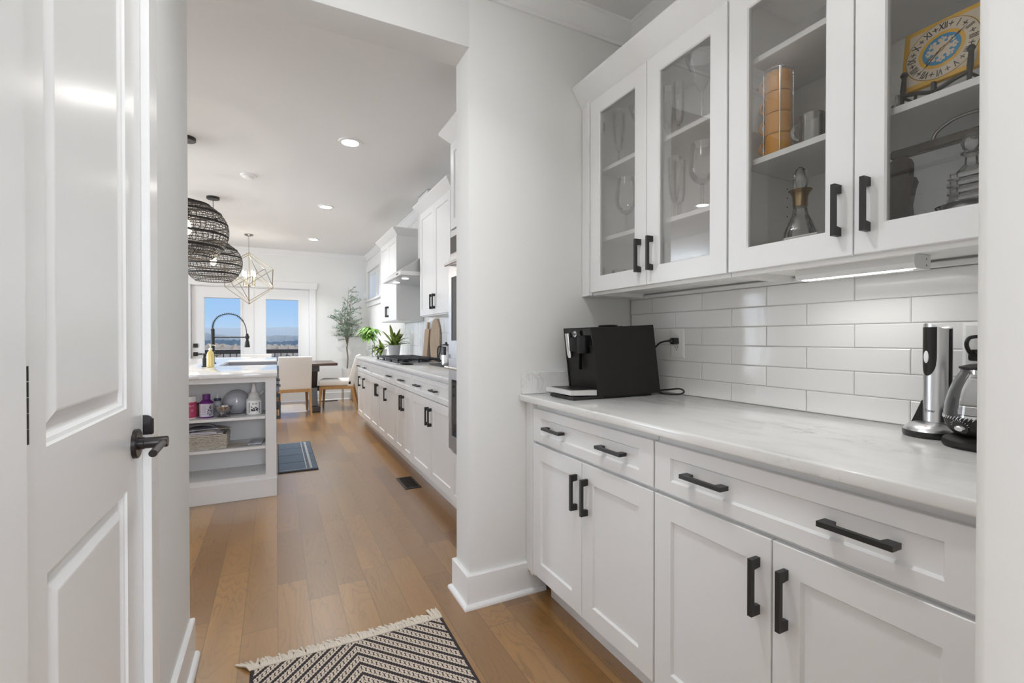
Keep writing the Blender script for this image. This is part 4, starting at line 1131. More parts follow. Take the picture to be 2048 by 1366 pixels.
kit_base(2.845, 3.868, 'white kitchen base cabinet next to the ovens, wide drawer and two doors', [(3.357, 3.868), (2.845, 3.357)], [3.392, 3.322], [(2.845, 3.868, (3.68, 3.24))])
kit_base(3.872, 4.488, 'white kitchen base cabinet, second from the ovens, one drawer', [(4.18, 4.488), (3.872, 4.18)], [4.215, 4.145], [(3.872, 4.488, (4.20,))])
kit_base(4.492, 4.926, 'narrow single-door white base cabinet at the near end of the cooktop', [(4.492, 4.926)], [4.885], [(4.492, 4.926, (4.72,))])
kit_base(4.930, 5.756, 'white base cabinet under the cooktop with false drawer front', [(5.343, 5.756), (4.93, 5.343)], [5.38, 5.308], [(4.93, 5.756, ())])
kit_base(5.760, 6.326, 'single-door white base cabinet just past the cooktop', [(5.76, 6.326)], [6.19], [(5.76, 6.326, (6.14,))])
kit_base(6.330, 6.765, 'single-door white base cabinet at the far end of the run', [(6.33, 6.765)], [6.55], [(6.33, 6.765, (6.62,))])
kc = thing('countertop', 'polished pale quartz countertop along the kitchen wall', 'countertop', (1.29, 4.8, .885))
m = MB(); m.box(.985, 1.596, 2.848, 6.80, .8855, .915, .005, 3); m.build('slab', QUARTZ, kc)
m = MB(); m.box(1.592, 1.599, 2.85, 6.50, .9155, 1.372)
kb = tag(m.build('tile_backsplash', GROUT), 'glossy white stacked tile backsplash behind the cooktop', 'backsplash'); ORG[kb.name] = Vector()
m = MB(); rnd = random.Random(9)
for j in range(3):
    z0 = .917 + j * .1525
    for i in range(48):
        a = 2.852 + i * .0762; b = min(a + .0748, 6.498); z1 = min(z0 + .151, 1.3715); h = .006; t1, t2 = rnd.uniform(-.0015, .0015), rnd.uniform(-.0015, .0015); e = .004
        vs = [fXn(1.592)(p, q, d) for p, q, d in ((a, z0, 0), (b, z0, 0), (b, z1, 0), (a, z1, 0), (a + e, z0 + e, h + t1), (b - e, z0 + e, h - t1 + t2), (b - e, z1 - e, h - t2), (a + e, z1 - e, h + t2))]
        m.add(vs, [(0, 1, 5, 4), (1, 2, 6, 5), (2, 3, 7, 6), (3, 0, 4, 7), (4, 5, 6, 7)])
m.build('tiles', TILEK, kb)


def kit_upper(y0, y1, label):
    r = thing('wall_cabinet', label, 'cabinet', (1.44, (y0 + y1) / 2, 1.372), 'kitchen wall cabinets')
    mb = MB(); mb.box(1.29, 1.594, y0, y1, 1.376, 2.40, .001); mb.build('carcass', CAB, r)
    f = fXn(KU); mid = (y0 + y1) / 2; g = .002
    for a, b, h in ((mid + g, y1 - g, mid + .036), (y0 + g, mid - g, mid - .036)):
        d = shaker(f, a, b, 1.385, 2.378, .060, .062).build('door', CAB, r); add_pull(f, h, 1.50, d)
    mb = MB()
    o0, o1, zb_, zt_, p = 1.283, 1.594, 2.378, 2.455, .068
    a = [(o0, y0 - .004, zb_), (o0, y1 + .004, zb_), (o1, y1 + .004, zb_), (o1, y0 - .004, zb_)]
    c_ = [(o0 - p, y0 - p, zt_), (o0 - p, y1 + p, zt_), (o1, y1 + p, zt_), (o1, y0 - p, zt_)]
    d_ = [(x, y, zt_ + .012) for x, y, z in c_]
    mb.add(a + c_ + d_, [(0, 1, 5, 4), (1, 2, 6, 5), (3, 0, 4, 7), (4, 5, 9, 8), (5, 6, 10, 9), (7, 4, 8, 11), (8, 9, 10, 11), (0, 3, 2, 1), (2, 3, 7, 11, 10, 6)])
    mb.build('crown', TRIM, r)
    return r


kit_upper(3.648, 4.552, 'tall white two-door wall cabinet near the ovens')
kit_upper(5.565, 6.500, 'tall white two-door wall cabinet beyond the range hood')
m = MB(); m.box(1.30, 1.46, 4.24, 4.46, 2.468, 2.53, .004); tag(m.build('storage_box', M('dark_box', (.05, .05, .055), .6)), 'dark box lying on top of the wall cabinet near the ovens', 'box')
# range hood: slim canopy with sloped top
hd = thing('range_hood', 'white wedge-shaped range hood between the kitchen wall cabinets', 'range hood', (1.35, 5.05, 1.79))
HOODW = M('hood_white', (.76, .76, .755), .3); HOODG = M('hood_steel', (.50, .50, .50), .35, metal=.6)
m = MB(); m.box(1.09, 1.594, 4.604, 5.484, 1.791, 1.832, .002); m.build('canopy_rim', HOODW, hd)
m = MB(); m.prism([(1.094, 1.8325), (1.594, 1.8325), (1.594, 2.12), (1.46, 2.08)], lambda a, b, q: (a, q, b), 4.608, 5.480); m.build('sloped_top', HOODG, hd)
m = MB(); m.box(1.44, 1.594, 4.86, 5.24, 2.06, 2.74); m.build('chimney', HOODW, hd)
m = MB(); m.box(1.12, 1.58, 4.64, 5.45, 1.787, 1.7905); m.build('filter_panel', STEEL, hd)
for yy in (4.86, 5.26):
    m = MB(); m.lathe([(0, -.0045), (.032, -.0045), (.036, -.001)], (1.20, yy, 1.7868), 24); m.build('hood_lamp', LEDON, hd)
m = MB(); m.box(1.0885, 1.0905, 4.70, 4.78, 1.803, 1.819); m.build('control_strip', BLACKP, hd)

# tall oven cabinet
tc = thing('oven_cabinet', 'tall white cabinet housing the double wall ovens, cut by the opening wall', 'cabinet', (1.3, 2.46, 0))
TF = .99
m = MB(); m.box(1.012, 1.594, 2.105, 2.840, .112, 2.40, .001); m.box(1.08, 1.594, 2.105, 2.84, 0, .112); m.build('carcass', CAB, tc)
f = fXn(TF)
d = shaker(f, 2.473, 2.838, 1.855, 2.392, .058, .060, t=.0215).build('door', CAB, tc); add_pull(f, 2.507, 1.95, d)
d = shaker(f, 2.107, 2.469, 1.855, 2.392, .058, .060, t=.0215).build('door', CAB, tc); add_pull(f, 2.435, 1.95, d)
d = shaker(f, 2.107, 2.838, .130, .452, .058, .060, t=.0215).build('drawer', CAB, tc); add_pull(f, 2.47, .35, d, vertical=False)
m = MB(); p, y0, y1 = .068, 2.105, 2.844
a = [(1.003, y0, 2.395), (1.003, y1, 2.395), (1.594, y1, 2.395), (1.594, y0, 2.395)]; c_ = [(1.003 - p, y0, 2.468), (1.003 - p, y1 + p, 2.468), (1.594, y1 + p, 2.468), (1.594, y0, 2.468)]; d_ = [(x, y, 2.482) for x, y, z in c_]
m.add(a + c_ + d_, [(0, 1, 5, 4), (1, 2, 6, 5), (3, 0, 4, 7), (4, 5, 9, 8), (5, 6, 10, 9), (7, 4, 8, 11), (8, 9, 10, 11), (0, 3, 2, 1), (2, 3, 7, 11, 10, 6)]); m.build('crown', TRIM, tc)
ov = thing('double_oven', 'stainless double wall oven in the tall cabinet, mostly hidden', 'oven', (.99, 2.46, .465))
OVG = M('oven_glass', (0.02, 0.02, 0.022), 0.05)
m = MB(); m.box(.988, 1.0115, 2.118, 2.828, .462, 1.842, .002); m.build('frame', STEEL, ov)
m = MB(); m.box(.982, .9885, 2.124, 2.822, 1.70, 1.80, .001); m.build('control_panel', OVG, ov)
for z0, z1 in ((1.07, 1.675), (.48, 1.045)):
    m = MB(); m.rings([(2.124, 2.822, z0, z1, -.0), (2.124, 2.822, z0, z1, .018), (2.185, 2.770, z0 + .085, z1 - .13, .018), (2.185, 2.770, z0 + .085, z1 - .13, .012)], fXn(.9885), cap1=False); dd = m.build('oven_door', STEEL, ov)
    m = MB(); m.box(.9745, .977, 2.184, 2.771, z0 + .084, z1 - .129); m.build('window_glass', OVG, dd)
    m = MB(); m.tube([(.935, 2.17, z1 - .055), (.935, 2.776, z1 - .055)], .011, 14)
    for yy in (2.20, 2.746): m.cyl((.972, yy, z1 - .055), (.935, yy, z1 - .055), .008, n=10)
    m.build('bar_handle', CHROME, dd)

# gas cooktop
cp = thing('gas_cooktop', 'stainless gas cooktop with black cast grates', 'cooktop', (1.29, 5.1, .9155))
m = MB(); m.box(1.035, 1.50, 4.56, 5.62, .9158, .926, .003); m.build('steel_tray', STEEL, cp)
CASTI = M('cast_iron', (.020, .022, .028), .38)
for k in range(3):
    a, b = 4.575 + k * .347, 4.575 + k * .347 + .337; m = MB(); z0, z1 = .948, .966; w = .008
    for yy in (a + w, a + .085, (a + b) / 2, b - .085, b - w): m.box(1.055, 1.485, yy - w, yy + w, z0, z1, .002)
    for xx in (1.055 + w, 1.165, 1.27, 1.375, 1.485 - w): m.box(xx - w, xx + w, a, b, z0, z1, .002)
    for yy in (a + w, b - w):
        for xx in (1.063, 1.27, 1.477): m.box(xx - w, xx + w, yy - w, yy + w, .9262, z0)
    m.build('grate', CASTI, cp)
for yy, xx in ((4.745, 1.165), (4.745, 1.375), (5.09, 1.27), (5.44, 1.165), (5.44, 1.375)):
    m = MB(); m.lathe([(0, .9262), (.045, .9262), (.043, .936), (.030, .938), (.030, .944), (0, .945)], (xx, yy, 0), 24); m.build('burner', CASTI, cp)
m = MB(); m.lathe([(0, 0), (.05, 0), (.058, .004), (.062, .012), (.058, .012), (.05, .006), (0, .005)], (0, 0, 0), 28, mat=Matrix.Translation((1.12, 4.47, .9155)) @ Matrix.Diagonal((1, 1.3, 1, 1))); tag(m.build('spoon_rest', BLACKP), 'oval black spoon rest at the near end of the cooktop', 'spoon rest')
# cutting boards leaning on the tile
BOARD = wood('board_acacia', (0.42, 0.30, 0.20), (0.34, 0.22, 0.13), (9, 9, 1.0), .5)
BOARD2 = wood('board_olive', (0.47, 0.35, 0.24), (0.36, 0.25, 0.16), (6, 6, 1.4), .5)
def lean(mb_fn, name, y, lab, mat, x=1.515, ang=6):
    o = mb_fn().build(name, mat); o.location = (x, y, .9165); o.rotation_euler = (0, math.radians(ang), 0); return tag(o, lab, 'cutting board')


def rect_board():
    mb = MB(); mb.prism([(-.085, 0), (.085, 0), (.085, .345), (.078, .355), (.024, .36), (.022, .43), (.012, .438), (-.012, .438), (-.022, .43), (-.024, .36), (-.078, .355), (-.085, .345)], lambda a, b, q: (q, a, b), -.009, .009); return mb


def oval_board():
    mb = MB(); mb.prism([(.165 * math.cos(t) * (1 if math.sin(t) > 0 else 1), .235 + .235 * math.sin(t)) for t in [2 * PI * k / 48 for k in range(48)]], lambda a, b, q: (q, a, b), -.009, .009); return mb


def _half(): 
    return oval_board()


lean(rect_board, 'cutting_board', 5.27, 'rectangular wooden board with handle leaning on the tile', BOARD, 1.530, 5)
lean(_half, 'cutting_board', 5.00, 'oval wooden board leaning on the tile, right of the rectangular board', BOARD2, 1.555, 2.4)
# tray with press, bottle
m = MB(); m.box(1.30, 1.54, 3.85, 4.34, .9158, .930, .006, 2); tag(m.build('serving_tray', BLACKP), 'black tray holding the coffee press at the right of the cooktop', 'tray')
pr_ = thing('french_press', 'chrome and black coffee press on the black tray', 'coffee press', (1.42, 4.20, .9305)); l = (1.42, 4.20, .9305)
m = MB(); m.lathe([(0, 0), (.046, 0), (.046, .075), (.045, .08), (.045, .165), (.047, .17)], l, 32); m.build('body', CHROME, pr_)
m = MB(); m.lathe([(.0462, .082), (.0470, .083), (.0470, .158), (.0462, .16)], l, 32, a0=2.2, a1=4.4); m.build('grip_band', BLACKP, pr_)
m = MB(); m.lathe([(0, .1705), (.048, .1705), (.046, .18), (.012, .186), (.010, .20), (0, .204)], l, 32); m.build('lid', BLACKP, pr_)
m = MB(); m.tube(curve_pts([(1.385, 4.238, 1.09), (1.365, 4.262, 1.085), (1.358, 4.268, 1.03), (1.368, 4.258, .97), (1.388, 4.235, .955)]), .006, 8); m.build('handle', BLACKP, pr_)
sb = thing('syrup_bottle', 'clear bottle with dark pourer standing behind the coffee press', 'bottle', (1.47, 4.05, .9305)); l = (1.47, 4.05, .9305)
m = MB(); m.lathe([(0, 0), (.034, 0), (.036, .005), (.036, .15), (.028, .185), (.014, .215), (.013, .25)], l, 28); m.build('body', CUT, sb, fix=False)
m = MB(); m.lathe([(.0145, .2505), (.016, .255), (.016, .28), (.006, .29), (.004, .325), (0, .326)], l, 16); m.build('pourer', BLACKP, sb)

# ------------------------------------------------------------------ plants on the counter
LEAFG = M('strap_leaf', (0.075, 0.15, 0.022), 0.4, var=(14, (0.24, 0.30, 0.05), (1, 1, 1)))
LEAFD = M('dark_leaf', (0.022, 0.060, 0.018), 0.4, var=(8, (0.09, 0.15, 0.025), (1, 1, 1)))
LEAFL = M('light_leaf', (0.17, 0.34, 0.055), 0.45, var=(16, (0.25, 0.45, 0.10), (1, 1, 1)))
def strap(mb, base, yaw, ln, lift, droop, w, n=8, fold=.25):
    d = Vector((math.cos(yaw), math.sin(yaw), 0)); s_ = Vector((-d.y, d.x, 0)); vs = []
    for i in range(n + 1):
        t = i / n; c_ = Vector(base) + d * (ln * (t * math.cos(lift) )) + Vector((0, 0, ln * (t * math.sin(lift) - droop * t * t)))
        ww = w * (math.sin(PI * min(1, t * .92 + .08)) ** .7) + .0006
        vs += [c_ - s_ * ww + Vector((0, 0, ww * fold)), c_, c_ + s_ * ww + Vector((0, 0, ww * fold))]
    fs = []
    for i in range(n):
        a = 3 * i; fs += [(a, a + 1, a + 4, a + 3), (a + 1, a + 2, a + 5, a + 4)]
    mb.add(vs, fs, True)


def pot(mb, c_, r0, r1, h, t=.006): return mb.lathe([(0, 0), (r0, 0), (r1, h), (r1 - t, h), (r1 - t - .004, h - .02), (0, h - .02)], c_, 36)


SOIL = M('potting_soil', (.03, .02, .014), .95)
GPOT = M('grey_pot', (.34, .34, .345), .6)
rnd = random.Random(21)
g1 = thing('potted_plant', 'strap-leaved plant in a round grey pot behind the cooktop', 'plant', (1.36, 6.08, .9155), 'plants at the end of the kitchen counter'); l = Vector((1.36, 6.08, .9155))
m = MB(); pot(m, l, .058, .080, .165); m.build('pot', GPOT, g1)
m = MB()
for k in range(34): strap(m, l + Vector((rnd.uniform(-.03, .03), rnd.uniform(-.03, .03), .14)), rnd.uniform(0, 2 * PI), rnd.uniform(.16, .30), rnd.uniform(.35, 1.35), rnd.uniform(.1, .55), rnd.uniform(.016, .028))
for (yw, ln, lf, dr) in ((math.radians(-60), .30, 1.2, .15), (math.radians(-75), .42, 1.0, .45), (math.radians(-40), .36, .9, .5), (math.radians(100), .36, 1.15, .1), (math.radians(130), .34, .95, .2)):
    strap(m, l + Vector((0, 0, .14)), yw, ln, lf, dr, .024, 10)
m.build('foliage', LEAFG, g1, fix=False)
g2 = thing('potted_plant', 'low spreading strap-leaved plant in a white pot left of the grey pot', 'plant', (1.26, 6.33, .9155), 'plants at the end of the kitchen counter'); l = Vector((1.26, 6.33, .9155))
m = MB(); pot(m, l, .045, .058, .105); m.build('pot', CERAM, g2)
m = MB()
for k in range(30): strap(m, l + Vector((rnd.uniform(-.02, .02), rnd.uniform(-.02, .02), .09)), rnd.uniform(1.2, 4.6), rnd.uniform(.14, .25), rnd.uniform(.2, 1.2), rnd.uniform(.3, .8), rnd.uniform(.014, .024))
strap(m, l + Vector((0, 0, .09)), math.radians(165), .22, .35, .65, .022, 10); strap(m, l + Vector((0, 0, .09)), math.radians(185), .20, .3, .7, .02, 10)
m.build('foliage', LEAFG, g2, fix=False)
g3 = thing('umbrella_plant', 'light green umbrella plant in a glass vase at the far counter end', 'plant', (1.22, 6.64, .9155)); l = Vector((1.22, 6.64, .9155))
m = MB(); m.lathe([(0, 0), (.040, 0), (.045, .006), (.040, .09), (.030, .13), (.036, .16)], l, 28); m.build('vase', CRYST, g3, fix=False)
m = MB(); lf_ = MB()
for k in range(9):
    yw = rnd.uniform(1.8, 4.4); ln = rnd.uniform(.07, .17); tip = l + Vector((math.cos(yw) * ln, math.sin(yw) * ln * 1.2, rnd.uniform(.27, .42)))
    m.tube(curve_pts([l + Vector((0, 0, .02)), l + Vector((math.cos(yw) * .015, math.sin(yw) * .015, .18)), tip], 5), .0028, 6)
    for j in range(7): strap(lf_, tip, 2 * PI * j / 7 + rnd.uniform(-.2, .2), rnd.uniform(.10, .15), rnd.uniform(-.1, .2), rnd.uniform(.45, .9), .024, 7, .1)
m.build('stems', LEAFL, g3); lf_.build('foliage', LEAFL, g3, fix=False)

# ================================================================== ISLAND
isl = thing('kitchen_island', 'long grey-white kitchen island with open end shelves', 'island', (-.6, 5.4, 0))
IX0, IX1, IY0, IY1 = -1.20, 0.0, 3.905, 6.905
m = MB()
OX0, OX1, D = -1.13, -.071, .34          # open bookcase in the near end
for b in ((OX1, IX1, IY0, IY0 + .02, .10, .884), (IX0, OX0, IY0, IY0 + .02, .10, .884), (OX0, OX1, IY0, IY0 + .02, .847, .884), (OX0, OX1, IY0, IY0 + .02, .10, .165),
          (OX0, OX1, IY0 + .02, IY0 + D, .147, .1645), (OX0 - .018, OX0, IY0 + .02, IY0 + D, .147, .884), (OX1, OX1 + .018, IY0 + .02, IY0 + D, .147, .884), (OX0, OX1, IY0 + D, IY0 + D + .012, .147, .884)):
    m.box(*b)
m.box(IX0, IX1 - .02, IY0 + D + .014, 5.04, .10, .884); m.box(IX0, IX1 - .02, 5.96, IY1, .10, .884); m.box(IX0, IX1 - .02, 5.04, 5.96, .10, .62); m.box(IX0, -.52, 5.04, 5.96, .62, .884)
m.box(IX1 - .02, IX1, IY0 + .0201, IY0 + .05, .10, .884); m.box(IX0 + .02, IX1 - .075, IY0 + .02, IY1, 0, .10)
m.build('carcass', ISL, isl)
for z in (.5865, .3665):
    m = MB(); m.box(OX0 + .002, OX1 - .002, IY0 + .003, IY0 + D - .002, z - .0095, z + .0095, .001); m.build('shelf', ISL, isl)
m = MB(); m.box(IX0, IX1 + .002, IY0 - .012, IY0, 0, .135, .002); m.box(IX1 - .013, IX1 + .004, IY0 + .0002, IY0 + .05, 0, .135, .002); m.build('base_moulding', ISL, isl)
f = fXp(.0)
y = IY0 + .052
for (a, b, two) in ((3.957, 4.40, False), (4.404, 5.035, True), (5.965, 6.43, False), (6.434, 6.90, False)):
    d = shaker(f, a, b, .720, .868, .05, .036).build('drawer', ISL, isl); add_pull(f, (a + b) / 2, .795, d, vertical=False)
    if two:
        q = (a + b) / 2
        d = shaker(f, a, q - .002, .125, .712, .058, .06).build('door', ISL, isl); add_pull(f, q - .04, .60, d)
        d = shaker(f, q + .002, b, .125, .712, .058, .06).build('door', ISL, isl); add_pull(f, q + .04, .60, d)
    else:
        d = shaker(f, a, b, .125, .712, .058, .06).build('door', ISL, isl); add_pull(f, a + .05, .62, d)
for a, b in ((5.04, 5.498), (5.502, 5.96)):
    d = shaker(f, a, b, .125, .615, .058, .06).build('door', ISL, isl); add_pull(f, 5.46 if a < 5.2 else 5.54, .52, d)
it = thing('island_countertop', 'white quartz countertop on the kitchen island', 'countertop', (-.6, 5.4, .885))
m = MB(); yy0, yy1 = 3.872, 6.935; SX0, SX1, SY0, SY1 = -.475, .004, 5.045, 5.955
m.box(-1.52, SX0, yy0, yy1, .8855, .915, .003, 2); m.box(SX0 - .004, .006, yy0, SY0, .8855, .915, .003, 2); m.box(SX0 - .004, .006, SY1, yy1, .8855, .915, .003, 2)
m.build('slab', M('island_quartz', (.85, .85, .85), .12, var=(3, (.74, .74, .745), (1, 1, 1))), it)
sk = thing('farmhouse_sink', 'grey apron-front sink set in the island worktop', 'sink', (-.24, 5.5, .64))
SINKM = M('sink_grey', (.30, .30, .32), .35)
m = MB(); t = .014; a0, a1, b0, b1 = SX0 + .003, .024, SY0 + .003, SY1 - .003
m.rings([(a0, a1, b0, b1, .655), (a0, a1, b0, b1, .905), (a0 + t, a1 - t, b0 + t, b1 - t, .905), (a0 + t + .006, a1 - t - .006, b0 + t + .006, b1 - t - .006, .69)], lambda a, b, d: (a, b, d)); m.build('basin', SINKM, sk)
m = MB(); m.lathe([(0, .6905), (.045, .6905), (.045, .694), (.03, .693), (0, .692)], (-.24, 5.5, 0), 24); m.build('drain', CHROME, sk)
# spring faucet
fc = thing('faucet', 'tall black spring-neck faucet on the island', 'faucet', (-.56, 5.50, .9155)); FX, FY = -.56, 5.50
m = MB(); m.lathe([(0, .9158), (.028, .9158), (.028, .924), (.019, .928), (.0165, .93), (.0165, 1.255), (.013, 1.262), (0, 1.263)], (FX, FY, 0), 24); m.build('post', BLACK, fc)
path = [Vector((FX, FY, 1.25)), Vector((FX, FY, 1.29)), Vector((FX + .012, FY, 1.335)), Vector((FX + .05, FY, 1.385)), Vector((FX + .12, FY, 1.412)), Vector((FX + .20, FY, 1.40)), Vector((FX + .255, FY, 1.35)), Vector((FX + .283, FY, 1.285)), Vector((FX + .295, FY, 1.19))]
pts = curve_pts(path, 16)
m = MB(); m.tube(pts, .0042, 8); m.build('hose', BLACK, fc)
m = MB(); hp = []; turns = 27; N_ = len(pts) * 6
cut_ = int(len(pts) * .78)
for i in range(turns * 12 + 1):
    u = i / (turns * 12) * cut_; k = min(int(u), len(pts) - 2); fr = u - k; p_ = pts[k].lerp(pts[k + 1], fr); d = (pts[k + 1] - pts[k]).normalized(); n1 = Vector((0, 1, 0)); n2 = d.cross(n1).normalized(); t_ = 2 * PI * i / 12
    hp.append(p_ + (n1 * math.cos(t_) + n2 * math.sin(t_)) * .0125)
m.tube(hp, .0014, 5); m.build('spring', BLACK, fc)
m = MB(); m.cyl((FX, FY, 1.178), (FX + .30, FY, 1.178), .0055, n=10); m.lathe([(.020, 1.165), (.020, 1.192), (.014, 1.192), (.014, 1.165)], (FX + .297, FY, 0), 20); m.build('holder_arm', BLACK, fc)
m = MB(); m.lathe([(0, 1.075), (.024, 1.075), (.026, 1.082), (.019, 1.13), (.0135, 1.145), (.0135, 1.205), (.009, 1.215), (0, 1.216)], (FX + .297, FY, 0), 20); m.build('spray_head', BLACK, fc)
m = MB(); m.cyl((FX, FY, .975), (FX, FY - .055, .975), .0085, n=12); m.cyl((FX, FY - .05, .975), (FX + .02, FY - .06, 1.04), .0055, n=10); m.build('lever', BLACK, fc)
sd = thing('soap_dispenser', 'black soap dispenser with long spout beside the soap bottle', 'soap dispenser', (-.565, 4.92, .9155)); l = (-.565, 4.92, 0)
m = MB(); m.lathe([(0, .9158), (.022, .9158), (.022, .922), (.0155, .925), (.0155, .99), (.010, .995), (.010, 1.02), (.013, 1.022), (.013, 1.034), (0, 1.035)], l, 20); m.build('pump', BLACK, sd)
m = MB(); m.tube([(-.565, 4.92, 1.016), (-.50, 4.92, 1.010), (-.438, 4.925, 1.024)], .0052, 10); m.build('spout', BLACK, sd)
sp = thing('soap_bottle', 'clear bottle of yellow dish soap with pump on the island', 'bottle', (-.51, 4.83, .9155)); l = (-.51, 4.83, .9155)
m = MB(); m.lathe([(0, 0), (.026, 0), (.029, .004), (.029, .105), (.022, .132), (.013, .142), (.013, .152), (0, .152)], l, 24); m.build('body', M('yellow_soap', (.66, .53, .20), .12, coat=.5), sp)
m = MB(); m.lathe([(0, .1525), (.0145, .1525), (.0145, .164), (.005, .168), (.005, .19), (.010, .192), (.010, .198), (0, .199)], l, 16); m.tube([(-.51, 4.83, 1.110), (-.482, 4.83, 1.108), (-.470, 4.83, 1.100)], .0036, 8); m.build('pump', M('pale_pump', (.74, .74, .62), .3), sp)

# ------------------------------------------------------------------ on the island shelves
zt, zm = .5965, .3765
PINK = M('pink_label', (.50, .055, .14), .4); PURP = M('purple_plastic', (.115, .012, .16), .25); LAV = M('lavender_label', (.62, .58, .66), .5)
cn = thing('pink_canister', 'pink canister with white lid at the left of the top island shelf', 'canister', (-.556, 4.03, zt)); l = (-.556, 4.03, zt)
m = MB(); m.lathe([(0, .0), (.044, 0), (.046, .003), (.046, .008)], l, 36); m.lathe([(.0462, .118), (.0462, .13), (0, .13)], l, 36); m.build('rim', WHITEP, cn)
m = MB(); m.lathe([(.046, .0085), (.046, .1175)], l, 40); body = m.build('body', PINK, cn, fix=False)
m = MB(); m.lathe([(0, .1305), (.0485, .1305), (.0485, .156), (.046, .158), (0, .158)], l, 36); m.build('lid', WHITEP, cn)
def wraptext(s, size, l, r, ang, z, mat, parent, name='label_lettering', bold=.0002):
    vs, fs = text_data(s, size, .0001, bold); mb = MB()
    mb.add([(l[0] + (r + .0003) * math.cos(ang + v.x / r), l[1] + (r + .0003) * math.sin(ang + v.x / r), l[2] + z + v.y) for v in vs], fs); return mb.build(name, mat, parent, fix=False)


FRONT = -PI / 2
wraptext('HALO', .019, l, .046, FRONT + .25, .092, WHITEP, body); wraptext('o', .030, l, .046, FRONT + .52, .062, WHITEP, body)
pb = thing('purple_bottle', 'purple bottle with white label on the top island shelf', 'bottle', (-.452, 4.035, zt)); l = (-.452, 4.035, zt)
m = MB(); m.lathe([(0, 0), (.043, 0), (.045, .003), (.045, .008)], l, 36); m.lathe([(.0445, .100), (.043, .108), (.026, .126), (.0225, .130), (.0225, .134)], l, 36); m.build('bottle_body', PURP, pb, fix=False)
m = MB(); m.lathe([(.0452, .008), (.0452, .101)], l, 40); lb = m.build('wrap_label', LAV, pb, fix=False)
m = MB(); m.lathe([(0, .168), (.023, .168), (.0245, .166), (.0245, .1345), (0, .1345)], l, 32); m.build('cap', PURP, pb)
GREYT = M('label_ink', (.10, .09, .12), .5)
wraptext('d', .034, l, .0453, FRONT + .62, .075, INK, lb, bold=.0012)
m = MB()
for k in range(8):
    z = .026 + k * .0085
    for q in range(3):
        a0 = FRONT - .52 + q * .20; a1 = a0 + .15; r = .0456
        m.add([(l[0] + r * math.cos(a), l[1] + r * math.sin(a), l[2] + z + dz) for a, dz in ((a0, 0), (a1, 0), (a1, .0022), (a0, .0022))], [(0, 1, 2, 3)])
m.build('label_print', GREYT, lb, fix=False)
m = MB(); rnd = random.Random(5)
for k in range(22):
    a = FRONT + rnd.uniform(.25, .85); z = rnd.uniform(.014, .06); q = .0022 + rnd.random() * .0015
    r = .0456; m.add([(l[0] + r * math.cos(a + dx / r), l[1] + r * math.sin(a + dx / r), l[2] + z + dz) for dx, dz in ((-q, -q), (q, -q), (q, q), (-q, q))], [(0, 1, 2, 3)])
m.build('label_dots', GREYT, lb, fix=False)
bj = thing('spice_jar', 'small brown jar behind the pink canister and purple bottle', 'jar', (-.505, 4.13, zt)); l = (-.505, 4.13, zt)
m = MB(); m.lathe([(0, 0), (.026, 0), (.027, .003), (.027, .07), (.022, .078), (.022, .082), (0, .082)], l, 24); m.build('body', M('amber_brown', (.14, .06, .03), .25), bj)
m = MB(); m.lathe([(0, .0825), (.024, .0825), (.024, .098), (0, .099)], l, 24); m.build('lid', BLACKP, bj)
sbw = thing('sauce_bowl', 'small footed steel sauce bowl with a spout on the top island shelf', 'bowl', (-.346, 4.0, zt)); l = (-.346, 4.0, zt)
POLS = M('polished_steel', (.42, .40, .40), .16, metal=1)
m = MB(); m.lathe([(.0, .001), (.040, .0), (.041, .004), (.030, .010), (.020, .020), (.018, .024)], l, 36); m.build('foot', POLS, sbw)
m = MB(); m.lathe([(0, .0245), (.020, .0245), (.038, .034), (.050, .052), (.0545, .072), (.056, .078), (.053, .077), (.048, .053), (.036, .037), (0, .029)], l, 44); m.build('bowl', POLS, sbw)
m = MB(); m.add([(-.300, 3.982, zt + .077), (-.300, 4.018, zt + .077), (-.276, 4.0, zt + .081), (-.299, 4.0, zt + .060), (-.302, 3.99, zt + .076), (-.302, 4.01, zt + .076), (-.284, 4.0, zt + .079)], [(0, 3, 2), (1, 2, 3), (0, 2, 6, 4), (1, 5, 6, 2), (4, 6, 5)]); m.build('spout', POLS, sbw, fix=False)
db = thing('dropper_bottle', 'small clear bottle with dark collar and white tip behind the steel bowl', 'bottle', (-.392, 4.12, zt)); l = (-.392, 4.12, zt)
m = MB(); m.lathe([(0, 0), (.026, 0), (.028, .003), (.028, .09), (.016, .104), (.016, .106)], l, 28); m.build('body', M('milky_plastic', (.52, .53, .54), .3), db)
m = MB(); m.lathe([(0, .1065), (.024, .1065), (.024, .124), (0, .125)], l, 28); m.build('collar', M('navy_cap', (.05, .055, .11), .35), db)
m = MB(); m.lathe([(0, .1255), (.010, .1255), (.006, .15), (.003, .158), (0, .159)], l, 16); m.build('tip', WHITEP, db)
m = MB(); prof = [(.030, .004), (.045, .006)] + [(.0915 * math.sin(t), .092 - .0915 * math.cos(t)) for t in [.62 + k * (PI - .62) / 26 for k in range(27)]]
m.lathe(prof, (-.270, 4.135, zt), 48); tag(m.build('glass_globe', M('smoky_globe', (.40, .41, .45), .06, coat=.6)), 'smoky glass globe shade lying on the top island shelf', 'globe')
sy = thing('spray_bottle', 'white-labelled squeeze bottle with tall nozzle at the right of the top island shelf', 'bottle', (-.150, 4.04, zt)); l = (-.150, 4.04, zt)
m = MB(); m.lathe([(0, 0), (.049, 0), (.051, .004), (.051, .108), (.048, .116), (.040, .124), (.036, .150), (.024, .165), (.020, .170), (0, .170)], l, 36); body = m.build('body', M('frosted_plastic', (.58, .57, .55), .35), sy)
